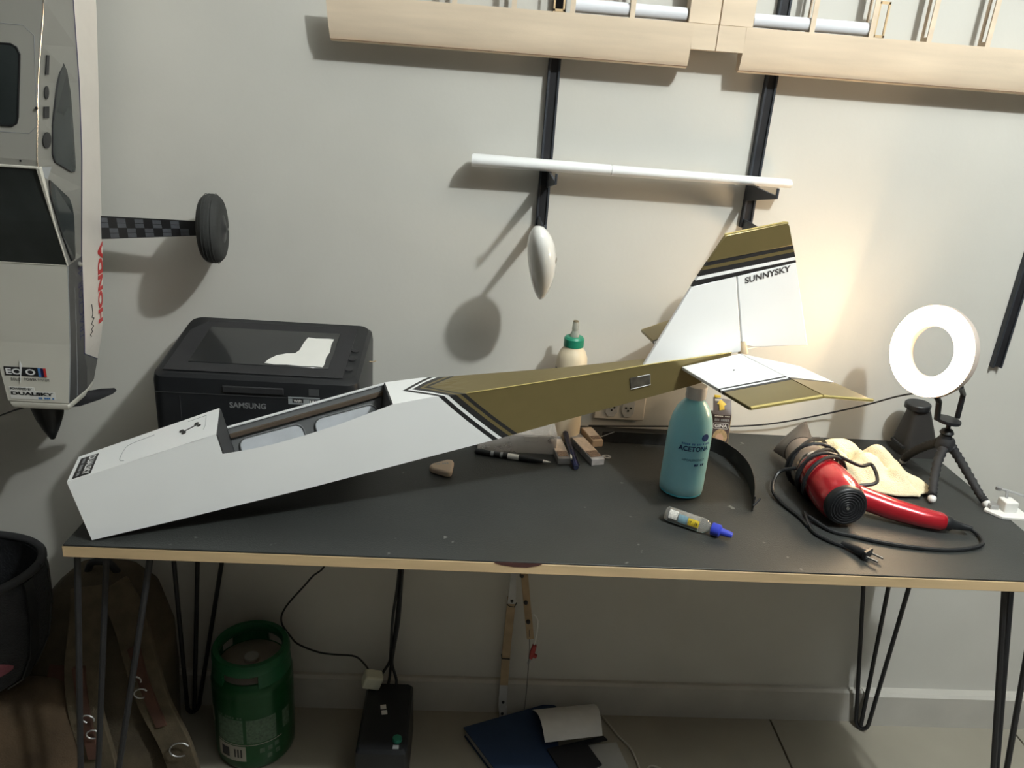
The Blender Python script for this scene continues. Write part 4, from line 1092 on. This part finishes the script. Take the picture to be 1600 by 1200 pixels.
# phone frame posts + knob plate, ball head
MB().tube([rpt(PI - .45, .080, -.006), (0.8600, -.192, .915), (0.8655, -.192, .880)], .0052, 10).build('post', M_blackp, rl, smooth=True)
MB().tube([rpt(PI - 1.05, .081, -.006), (0.9035, -.188, .930), (0.9055, -.188, .884)], .0048, 10).build('post', M_blackp, rl, smooth=True)
MB().lathe([(.012, 0), (.0215, .001), (.0225, .004), (.0215, .007), (.012, .0075)], (0.888, -.190, .8745), (.06, 0, 1), 28).build('knob_plate', M_blackp, rl, smooth=True, angle=.7)
MB().lathe([(.009, 0), (.0115, .002), (.0095, .008), (.0125, .012), (.0095, .018), (.004, .021), (.004, .034)], (0.8935, -.190, .842), (-.05, 0, 1), 20).build('ball_head', M_blackp, rl, smooth=True, angle=.7)
MB().lathe([(.013, 0), (.0165, .004), (.0165, .018), (.0130, .024)], (0.8955, -.190, .820), (0, 0, 1), 16).build('hub', M_blackm, rl, smooth=True, angle=.7)
def bendy(pts, nm='leg'):
    P = catmull([V(p) for p in pts], 7)
    r_ = []
    L_ = len(P)
    for i in range(L_):
        r_.append((.0095 - .0022 * i / L_) * (1.0 if i % 2 == 0 else .78))
    o = MB().tube(P, r_, 12).build(nm, M_blackm, rl, smooth=True, angle=1.0)
    MB().lathe([(.0072, 0), (.0070, .006), (.004, .0095), (.0008, .0105)], P[-1] + V((0, 0, .0)), (P[-1] - P[-2]).normalized() + V((0, 0, -.2)), 12).build('foot_tip', M_whitep, o, smooth=True)
bendy([(0.903, -.195, .832), (0.918, -.205, .812), (0.930, -.232, .788), (0.937, -.262, .768), (0.941, -.276, .7605)])
bendy([(0.889, -.200, .830), (0.874, -.216, .806), (0.860, -.240, .782), (0.850, -.262, .764), (0.847, -.268, .7605)])
bendy([(0.890, -.180, .830), (0.882, -.160, .812), (0.876, -.138, .790), (0.874, -.120, .768), (0.874, -.116, .7605)])
# lamp cord to the socket side
MB().tube([(0.826, -.176, .924), (0.822, -.12, .893), (0.808, -.060, .852), (0.758, -.018, .8125), (0.656, -.016, .784), (0.58, -.014, .771), (0.505, -.012, .765), (0.42, -.012, .761), (0.34, -.012, .757), (0.262, -.010, .753)], .0017, 8, smooth=6).build('power_cord', M_blackp, rl, smooth=True)

# ---- dark tapered canister behind the ring light stand
tc_ = thing('tapered_canister', (0.925, -0.052, TZ), 'dark tapered canister with wide cap behind the ring light stand', 'canister')
MB().loft([[V((0.930 + a, -.052 + b, TZ)) for a, b in rrect(.078, .066, .012, 4)], [V((0.928 + a, -.052 + b, TZ + .02)) for a, b in rrect(.072, .060, .012, 4)],
           [V((0.918 + a, -.052 + b, TZ + .094)) for a, b in rrect(.038, .034, .010, 4)]]).build('body', mat('canister_black', (0.03, 0.028, 0.027), 0.5), tc_, smooth=True, angle=.6)
MB().lathe([(.022, 0), (.0245, .002), (.0245, .011), (.0225, .013), (.001, .0132)], (0.913, -.052, TZ + .0942), (-.05, 0, 1), 24).build('cap', M_blackp, tc_, smooth=True, angle=.6)
MB().box((0.892, -.055, TZ + .018), (.010, .045, .006), rot('Y', 12)).build('base_flange', M_blackm, tc_, bevel=.001)

# ---- white clamp at the right end
wc_ = thing('bench_clamp', (0.978, -0.29, TZ), 'small white bracket with metal rod at the right table end', 'clamp')
MB().prism([(0.930, -.292, TZ), (0.948, -.318, TZ), (1.00, -.322, TZ), (1.00, -.275, TZ), (0.950, -.272, TZ)], (0, 0, .005)).build('foot_plate', M_whitep, wc_, bevel=.001)
MB().box((0.972, -.290, TZ + .014), (.024, .024, .020)).build('block', M_whitep, wc_, bevel=.002)
MB().box((0.948, -.285, TZ + .009), (.016, .018, .008)).build('jaw', M_alu, wc_, bevel=.001)
MB().tube([(0.962, -.270, TZ + .036), (1.02, -.300, TZ + .030)], .0024, 8).build('rod', M_alu, wc_, smooth=True)
MB().lathe([(.005, 0), (.005, .005)], (0.962, -.270, TZ + .033), (0, 0, 1), 12).build('rod_end', M_alu, wc_)
MB().tube([(0.972, -.283, TZ + .023), (0.974, -.276, TZ + .035)], .0024, 8).build('rod_post', M_alu, wc_)

# ================================================================== UNDER THE TABLE
# ---- green keg
kx, ky_ = -0.412, -0.118
kg = thing('beer_keg', (kx, ky_, 0), 'green mini beer keg standing on the floor under the table', 'keg')
M_keg = mat('keg_green', (0.011, 0.080, 0.026), 0.28, metal=0.25, var=0.12, scale=14)
MB().lathe([(.070, .0), (.078, .004), (.082, .012), (.0830, .030), (.0830, .185), (.0815, .192), (.0830, .199), (.080, .212), (.074, .220)], (kx, ky_, 0), (0, 0, 1), 48).build('body', M_keg, kg, smooth=True, angle=.9)
M_col = mat('collar_green', (0.010, 0.105, 0.040), 0.45)
col_ = [(.0640, .248), (.0690, .243), (.0770, .243), (.0790, .250), (.0785, .262), (.0750, .268), (.0650, .268), (.0620, .262)]
MB().loft([[(kx + r_ * math.cos(a), ky_ + r_ * math.sin(a), z) for r_, z in col_] for a in [i * 2 * PI / 48 for i in range(49)]], cap=False).build('handle_ring', M_col, kg, smooth=True, angle=.8)
for a0, a1 in ((-1.15, .55), (1.35, 2.35), (2.75, 4.15)):
    wl = [(.0730, .216), (.0800, .214), (.0775, .246), (.0720, .246)]
    MB().loft([[(kx + r_ * math.cos(a0 + (a1 - a0) * i / 16), ky_ + r_ * math.sin(a0 + (a1 - a0) * i / 16), z) for r_, z in wl] for i in range(17)]).build('collar_wall', M_col, kg, smooth=True, angle=.8)
MB().lathe([(.070, .2205), (.068, .2215), (.045, .226), (.016, .227), (.0155, .233), (.010, .233), (.0095, .228), (.001, .2275)], (kx, ky_, 0), (0, 0, 1), 40).build('top_plate', mat('keg_top', (0.28, 0.25, 0.22), 0.4, metal=.4), kg, smooth=True, angle=.6)
MB().lathe([(.009, .0), (.009, .004)], (kx, ky_, .230), (0, 0, 1), 20).build('valve', M_blackp, kg)
MB().lathe([(.011, 0), (.0145, .0005), (.0145, .004), (.011, .0042)], (kx, ky_, .2315), (0, 0, 1), 24).build('valve_ring', M_alu, kg)
def kpatch(a0, a1, z0, z1, nm, mm, r_=.0834):
    n = 10; pts = []; fs = []
    for i in range(n + 1):
        a = a0 + (a1 - a0) * i / n
        pts += [(kx + r_ * math.sin(a), ky_ - r_ * math.cos(a), z0), (kx + r_ * math.sin(a), ky_ - r_ * math.cos(a), z1)]
    for i in range(n):
        fs.append((2 * i, 2 * i + 1, 2 * i + 3, 2 * i + 2))
    return MB().add(pts, fs).build(nm, mm, kg, smooth=True)
M_kl = mat('keg_label', (0.10, 0.17, 0.11), 0.5, var=.35, scale=160)
kpatch(-.75, -.02, .078, .140, 'info_label', M_kl); kpatch(.06, .80, .078, .140, 'info_label', M_kl)
kpatch(-.78, .02, .030, .070, 'pictogram_label', mat('keg_cream', (0.40, 0.38, 0.32), 0.5))
kpatch(-.66, -.42, .037, .062, 'pictogram', M_dark, .0838); 
for a in (-.28, -.20, -.12):
    kpatch(a, a + .045, .040, .062, 'pictogram', M_dark, .0838)
kpatch(-1.25, -.98, .100, .140, 'tax_label', MATS['keg_cream']); kpatch(1.00, 1.25, .088, .135, 'tax_label', M_kl)
text('--- ---- --', 'small_print', M_kl, kg, wrap((kx, ky_), .0835, -.75, .143, .060, .005), 0.0)
kpatch(-.8, .95, .0725, .0745, 'line', MATS['keg_cream'])
for a, z in ((.42, .055), (.62, .056), (.80, .060), (.60, .036), (.82, .040)):
    kpatch(a - .06, a + .06, z - .006, z + .006, 'seal_print', M_kl)

# ---- power stabiliser box
ux = -0.125
up_ = thing('voltage_stabiliser', (ux, -0.165, 0), 'black power box with green button on the floor beside the keg', 'power box')
MB().loft([[V((ux + a, -.165 + b, .004)) for a, b in rrect(.108, .200, .008, 3)], [V((ux + a, -.165 + b, .122)) for a, b in rrect(.102, .194, .008, 3)], [V((ux + a, -.165 + b, .130)) for a, b in rrect(.092, .184, .008, 3)]]).build('case', M_blackp, up_, smooth=True, angle=.4)
for a, b in ((-.04, -.08), (.04, -.08), (-.04, .08), (.04, .08)):
    MB().lathe([(.008, 0), (.008, .005)], (ux + a, -.165 + b, 0), (0, 0, 1), 10).build('foot', M_blackm, up_)
for dx, dy, w_, h_ in ((-.008, .0155, .012, .012), (-.004, .000, .012, .012)):
    MB().box((ux + dx, -.158 + dy, .1305), (w_, h_, .0008), rot('Z', 10)).build('sticker', M_whitep, up_)
MB().lathe([(.010, 0), (.010, .005), (.0085, .007), (.001, .0072)], (ux + .030, -.232, .130), (0, 0, 1), 18).build('green_button', mat('green_button', (0.02, 0.17, 0.11), 0.4), up_, smooth=True)
MB().box((ux + .029, -.250, .1304), (.012, .010, .0008)).build('mark', M_greyp, up_)
pg = thing('plug_adapter', (-0.166, -0.080, 0.130), 'cream plug adapter sitting on the black power box', 'plug')
MB().box((-.164, -.083, .150), (.040, .030, .034), rot('Y', 18) @ rot('Z', 12)).build('block', mat('adapter_cream', (0.74, 0.74, 0.60), 0.5), pg, bevel=.005, seg=3)
MB().box((-.166, -.082, .1335), (.018, .014, .012)).build('pin_base', mat('adapter_cream', (0.74, 0.74, 0.60), 0.5), pg)
k1 = MB().tube([(-.255, -.045, .7285), (-.262, -.045, .45), (-.300, -.050, .385), (-.352, -.055, .315), (-.367, -.040, .262), (-.352, -.025, .212), (-.334, -.030, .195), (-.29, -.040, .184), (-.253, -.050, .187), (-.205, -.060, .192), (-.180, -.070, .176), (-.170, -.078, .163)], .0021, 8, smooth=6)  .build('looping_cable', M_blackp, None, smooth=True)
tag(k1, 'thin black cord looping from the table past the keg to the adapter', 'cord')
for i, (dx, dy, ex, lab) in enumerate(((-.004, 0, -.150, 'left of three black power cables dropping to the power box'), (.003, -.006, -.112, 'right of three black power cables dropping to the power box'), (0.0, .006, -.128, 'middle of three black power cables dropping to the power box'))):
    k2 = MB().tube([(-.095 + dx, -.045 + dy, .7285), (-.109 + dx, -.046 + dy, .42), (-.117 + dx * 2, -.047 + dy, .29), (-.124 + dx, -.048 + dy, .205), (-.1265 + dx, -.050 + dy, .170), (ex, -.066 + dy, .140), (ex - .002, -.075 + dy, .126)], .0032, 8, smooth=6).build('power_cable', M_blackp, None, smooth=True)
    tag(k2, lab, 'cable', 'cables hanging behind the power box')

# ---- homemade wire cutter bow leaning by the wall
bw = thing('wire_cutter_bow', (0.135, -0.06, 0), 'homemade wire cutter bow of wood and metal plates by the wall', 'wire cutter')
def lpt(z, dx=0, dy=0): return V((0.1325 - .012 * max(0, z - .05) + dx * 1.0 + (.004 if z > .3 else 0), -.030 + dy, z))
MB().ribbon([lpt(.10), lpt(.20), lpt(.34)], (1, 0, 0), .0185, .009).build('wooden_bar', mat('bow_wood', (0.42, 0.31, 0.19), 0.7, var=.15), bw)
MB().ribbon([lpt(.001, .004), lpt(.028, .002), lpt(.036), lpt(.155)], (1, 0, 0), .0185, .0026).build('metal_plate', mat('painted_plate', (0.55, 0.55, 0.55), 0.5), bw)
MB().prism([lpt(.330, -.009, -.007), lpt(.330, .009, -.007), lpt(.345, .0085, -.007), lpt(.455, .002, -.007), lpt(.455, -.004, -.007), lpt(.345, -.0085, -.007)], (0, -.0025, 0)).build('metal_plate', MATS['painted_plate'], bw)
for z in (.338,):
    MB().lathe([(.0038, 0), (.003, .003)], lpt(z, 0, -.009), (0, -1, 0), 12).build('screw', M_steelb, bw)
for z in (.014, .048, .142):
    MB().lathe([(.0038, 0), (.003, .003)], lpt(z, 0.001, -.001), (0, -1, 0), 12).build('screw', M_steelb, bw)
MB().ribbon([(0.148, -.060, .455), (0.160, -.085, .375), (0.172, -.115, .300)], (1, 0, 0), .015, .009).build('wooden_arm', MATS['bow_wood'], bw)
MB().box((.149, -.066, .440), (.009, .010, .022)).build('red_terminal', mat('red_plastic', (0.35, 0.03, 0.03), 0.5), bw)
for p in ((.147, -.068, .425), (.158, -.088, .372), (.165, -.104, .335)):
    MB().lathe([(.0055, 0), (.004, .006)], p, (0, -1, .3), 10).build('bolt', M_steelb, bw)
MB().tube([lpt(.33, -.0105, -.011), lpt(.325, -.004, -.012), lpt(.324, .006, -.012), lpt(.334, .011, -.009)], .0013, 6).build('wire_tie', M_blackp, bw)
MB().tube([lpt(.190, -.0105, -.0065), lpt(.178, -.0095, -.0065), lpt(.177, .009, -.0065)], .0013, 6).build('wire_tie', M_blackp, bw)
MB().tube([(0.168, -.118, .325), (0.172, -.116, .28), (0.176, -.095, .22), (0.182, -.060, .110), (0.184, -.040, .045), (0.184, -.034, .030)], .0007, 6).build('cutting_wire', M_steelb, bw)
MB().tube([(0.176, -.090, .345), (0.190, -.075, .315), (0.191, -.065, .265), (0.188, -.062, .238)], .0016, 6, smooth=5).build('white_lead', M_whitep, bw)
cp = MB().ribbon([(0.190, -.062, .240), (0.186, -.064, .222), (0.183, -.066, .206)], (1, 0, .3), [.009, .011, .007], .008).build('clip_grip', MATS['red_plastic'], bw, bevel=.001)
MB().box((.1915, -.064, .212), (.010, .007, .008), rot('Y', 30)).build('clip_grip', MATS['red_plastic'], bw, bevel=.001)
MB().ribbon([(0.184, -.066, .208), (0.1775, -.068, .192)], (1, 0, .3), [.006, .003], .005).build('clip_jaw', M_alu, bw)

# ---- folders and papers on the floor
def sheetpoly(name, pts, z, th, mm, label, cat, curl=None):
    o = MB().prism([(x, y, z) for x, y in pts], (0, 0, th)).build(name, mm, None, bevel=.0006, seg=1)
    tag(o, label, cat)
    return o
fo = thing('ring_binder', (0.15, -0.13, 0), 'dark blue folder lying on the floor below the table', 'folder')
M_fold = mat('navy_card', (0.018, 0.040, 0.095), 0.55, var=.08)
fp = [(0.043, -.0895), (0.245, -.008), (0.262, -.018), (0.250, -.23), (0.110, -.200)]
MB().prism([(x, y, .024) for x, y in fp], (0, 0, .003)).build('cover', M_fold, fo)
MB().prism([(x * .98 + .004, y * .98 - .003, .0) for x, y in fp], (0, 0, .003)).build('back_cover', M_fold, fo)
MB().prism([(x * .95 + .009, y * .95 - .006, .003) for x, y in fp], (0, 0, .021)).build('paper_block', mat('paper_edge', (0.36, 0.36, 0.36), 0.8), fo)
pp = MB(); n = 14
rings = []
for i in range(n + 1):
    t = i / n
    x_ = 0.2055 + .012 * math.sin(t * PI) * 0; yy = -.040 - t * .105
    zz = .034 + .030 * math.sin(t * PI * .9) 
    rings.append([V((0.203 + .020 * t, yy, zz)), V((0.350 + .004 * t, yy + .020, zz + .004)), V((0.350 + .004 * t, yy + .020, zz + .0055)), V((0.203 + .020 * t, yy, zz + .0015))])
o = pp.loft(rings).build('booklet', mat('booklet_grey', (0.74, 0.74, 0.74), 0.6, var=.06), None, smooth=True, angle=.8)
tag(o, 'curved grey white booklet on top of the dark blue folder', 'booklet')
o = MB().prism([(.228, -.150, .0285), (.360, -.110, .0285), (.368, -.120, .0285), (.320, -.135, .0285), (.345, -.190, .0285), (.265, -.235, .0285)], (0, 0, .004)).build('black_card', mat('black_card', (0.012, 0.013, 0.018), 0.5), None)
tag(o, 'black card sheet sticking out below the grey booklet', 'card')
o = MB().prism([(.318, -.122, .002), (.392, -.110, .002), (.420, -.240, .002), (.275, -.260, .002)], (0, 0, .012)).build('paper_stack', mat('paper_grey', (0.40, 0.40, 0.39), 0.7, var=.05), None)
tag(o, 'pale paper stack on the floor right of the dark blue folder', 'paper')
k3 = MB().tube([(.372, -.018, .004), (.388, -.050, .004), (.402, -.080, .004), (.424, -.115, .004), (.432, -.150, .004), (.438, -.190, .004), (.462, -.165, .004), (.490, -.185, .004), (.475, -.24, .004), (.452, -.275, .004)], .0026, 8, smooth=6).build('white_cable', mat('cable_white', (0.46, 0.43, 0.38), 0.5), None, smooth=True)
tag(k3, 'white cable curling on the floor beside the paper stack', 'cable')

# ---- backpack
bp_ = thing('backpack', (-0.70, -0.18, 0), 'tan and brown backpack leaning under the left table end', 'backpack')
M_tan = mat('camo_canvas', (0.070, 0.054, 0.034), 0.95, var=.45, scale=9, bump=.6, bscale=350)
M_tan2 = mat('tan_webbing', (0.095, 0.074, 0.046), 0.95, var=.2, scale=40, bump=.5, bscale=400)
M_brn = mat('brown_patch', (0.080, 0.036, 0.024), 0.95, var=.3, scale=20)
rings = []
for z, wx, wy, cx_, cy_ in ((.002, .135, .085, -.715, -.20), (.03, .155, .100, -.715, -.20), (.12, .160, .105, -.710, -.195), (.22, .150, .095, -.705, -.175), (.32, .130, .080, -.695, -.150), (.40, .100, .062, -.690, -.130), (.44, .060, .035, -.688, -.120)):
    rings.append([(cx_ + wx * math.copysign(abs(math.cos(a)) ** .6, math.cos(a)) * (1 + .03 * math.sin(5 * a + z * 20)), cy_ + wy * math.copysign(abs(math.sin(a)) ** .6, math.sin(a)) * (1 + .04 * math.sin(4 * a + z * 30)), z) for a in [i * 2 * PI / 36 for i in range(36)]])
MB().loft(rings).build('bag_body', M_tan, bp_, smooth=True, angle=1.3)
rings = []
for z, wx, wy in ((.01, .100, .050), (.03, .118, .062), (.13, .122, .066), (.22, .115, .055), (.265, .10, .040), (.285, .07, .018)):
    rings.append([(-.800 + wx * math.copysign(abs(math.cos(a)) ** .6, math.cos(a)), -.300 + wy * math.copysign(abs(math.sin(a)) ** .6, math.sin(a)) + z * .12, z) for a in [i * 2 * PI / 28 for i in range(28)]])
MB().loft(rings).build('front_pocket', mat('pocket_brown', (0.085, 0.056, 0.032), 0.95, var=.35, scale=12, bump=.5, bscale=300), bp_, smooth=True, angle=1.3)
def strap(pts, w_, nm='shoulder_strap', mm=M_tan2, th=.012):
    return MB().ribbon(pts, (1, 0, 0), w_, th, smooth=6).build(nm, mm, bp_, bevel=.002, smooth=True)
s1 = strap([(-.690, -.185, .445), (-.680, -.225, .40), (-.674, -.275, .33), (-.667, -.298, .25), (-.650, -.310, .15), (-.640, -.315, .03)], .062)
s2 = strap([(-.655, -.165, .435), (-.610, -.210, .40), (-.575, -.255, .33), (-.550, -.275, .25), (-.515, -.285, .16), (-.500, -.280, .05)], .060)
for pts, w_ in (([(-.676, -.284, .34), (-.664, -.307, .24), (-.652, -.319, .16)], .020), ([(-.588, -.252, .362), (-.560, -.276, .28), (-.536, -.287, .21)], .020)):
    MB().ribbon(pts, (1, 0, 0), w_, .010, smooth=4).build('strap_patch', M_brn, bp_)
MB().ribbon([(-.730, -.235, .30), (-.735, -.292, .22), (-.735, -.330, .12)], (1, 0, 0), .050, .008, smooth=4).build('side_flap', M_brn, bp_)
MB().tube([(-.72, -.125, .435), (-.705, -.13, .462), (-.675, -.13, .462), (-.660, -.125, .435)], .007, 8, smooth=4).build('top_handle', M_blackm, bp_, smooth=True)
def dring(c_, r_, tilt):
    MB().tube([V(c_) + rot('Y', tilt) @ V((r_ * math.cos(a), 0, r_ * math.sin(a) * .8)) for a in [i * 2 * PI / 16 for i in range(13)]], .0014, 6).build('d_ring', M_alu, bp_, smooth=True)
dring((-.652, -.322, .255), .011, 20); dring((-.646, -.325, .222), .012, -20); dring((-.571, -.290, .320), .008, 40); dring((-.566, -.292, .290), .013, -30); dring((-.502, -.302, .165), .020, -30)

# ---- dark open bag on top of the left bundle
bk = thing('open_bag', (-0.85, -0.30, 0.30), 'black open bag with pink patch at the left edge of the picture', 'bag')
bc = V((-.868, -.285, 0))
prof = [(.040, .298), (.075, .306), (.110, .335), (.135, .39), (.148, .46), (.150, .53), (.148, .548)]
rings = [[bc + V((r_ * math.cos(a) * (1 + .02 * math.sin(6 * a)), r_ * .75 * math.sin(a), z + (.006 * math.cos(2 * a) if z > .5 else 0))) for a in [i * 2 * PI / 40 for i in range(40)]] for r_, z in prof]
rings2 = [[V(p) + (V((bc.x, bc.y, V(p).z)) - V(p)) * .05 for p in r_] for r_ in reversed(rings[1:])]
MB().loft(rings + rings2).build('bag_wall', mat('bag_black', (0.014, 0.015, 0.018), 0.8, var=.2, scale=60, bump=.8, bscale=260), bk, smooth=True, angle=1.2)
MB().tube([bc + V((.149 * math.cos(a), .149 * .75 * math.sin(a), .552 + .006 * math.cos(2 * a))) for a in [i * 2 * PI / 40 for i in range(41)]], .0075, 10, cap=False).build('rim', M_blackm, bk, smooth=True)
for a in (-.9, -.25, .35):
    MB().ribbon([bc + V(((r_ + .003) * math.cos(a), (r_ + .003) * .75 * math.sin(a), z)) for r_, z in prof[1:]], (-math.sin(a), math.cos(a), 0), .018, .003).build('webbing', M_blackp, bk)
pts = []; fs = []
na, nz_ = 10, 6
for i in range(na + 1):
    for j in range(nz_ + 1):
        a = -1.20 + .62 * i / na
        t = i / na; z = .395 + (.030 * (1 - t) ** .7 + .004) * (2 * j / nz_ - 1) - .012 * t + .004
        r_ = interp([(zz, rr) for rr, zz in prof], z) * 1.012 + .0015
        pts.append(bc + V((r_ * math.cos(a), r_ * .75 * math.sin(a), z)))
fs = [(i * (nz_ + 1) + j, (i + 1) * (nz_ + 1) + j, (i + 1) * (nz_ + 1) + j + 1, i * (nz_ + 1) + j + 1) for i in range(na) for j in range(nz_)]
o = MB().add(pts, fs).build('pink_patch', mat('pink_cloth', (0.22, 0.06, 0.08), 0.8, var=.4, scale=30), bk, smooth=True)
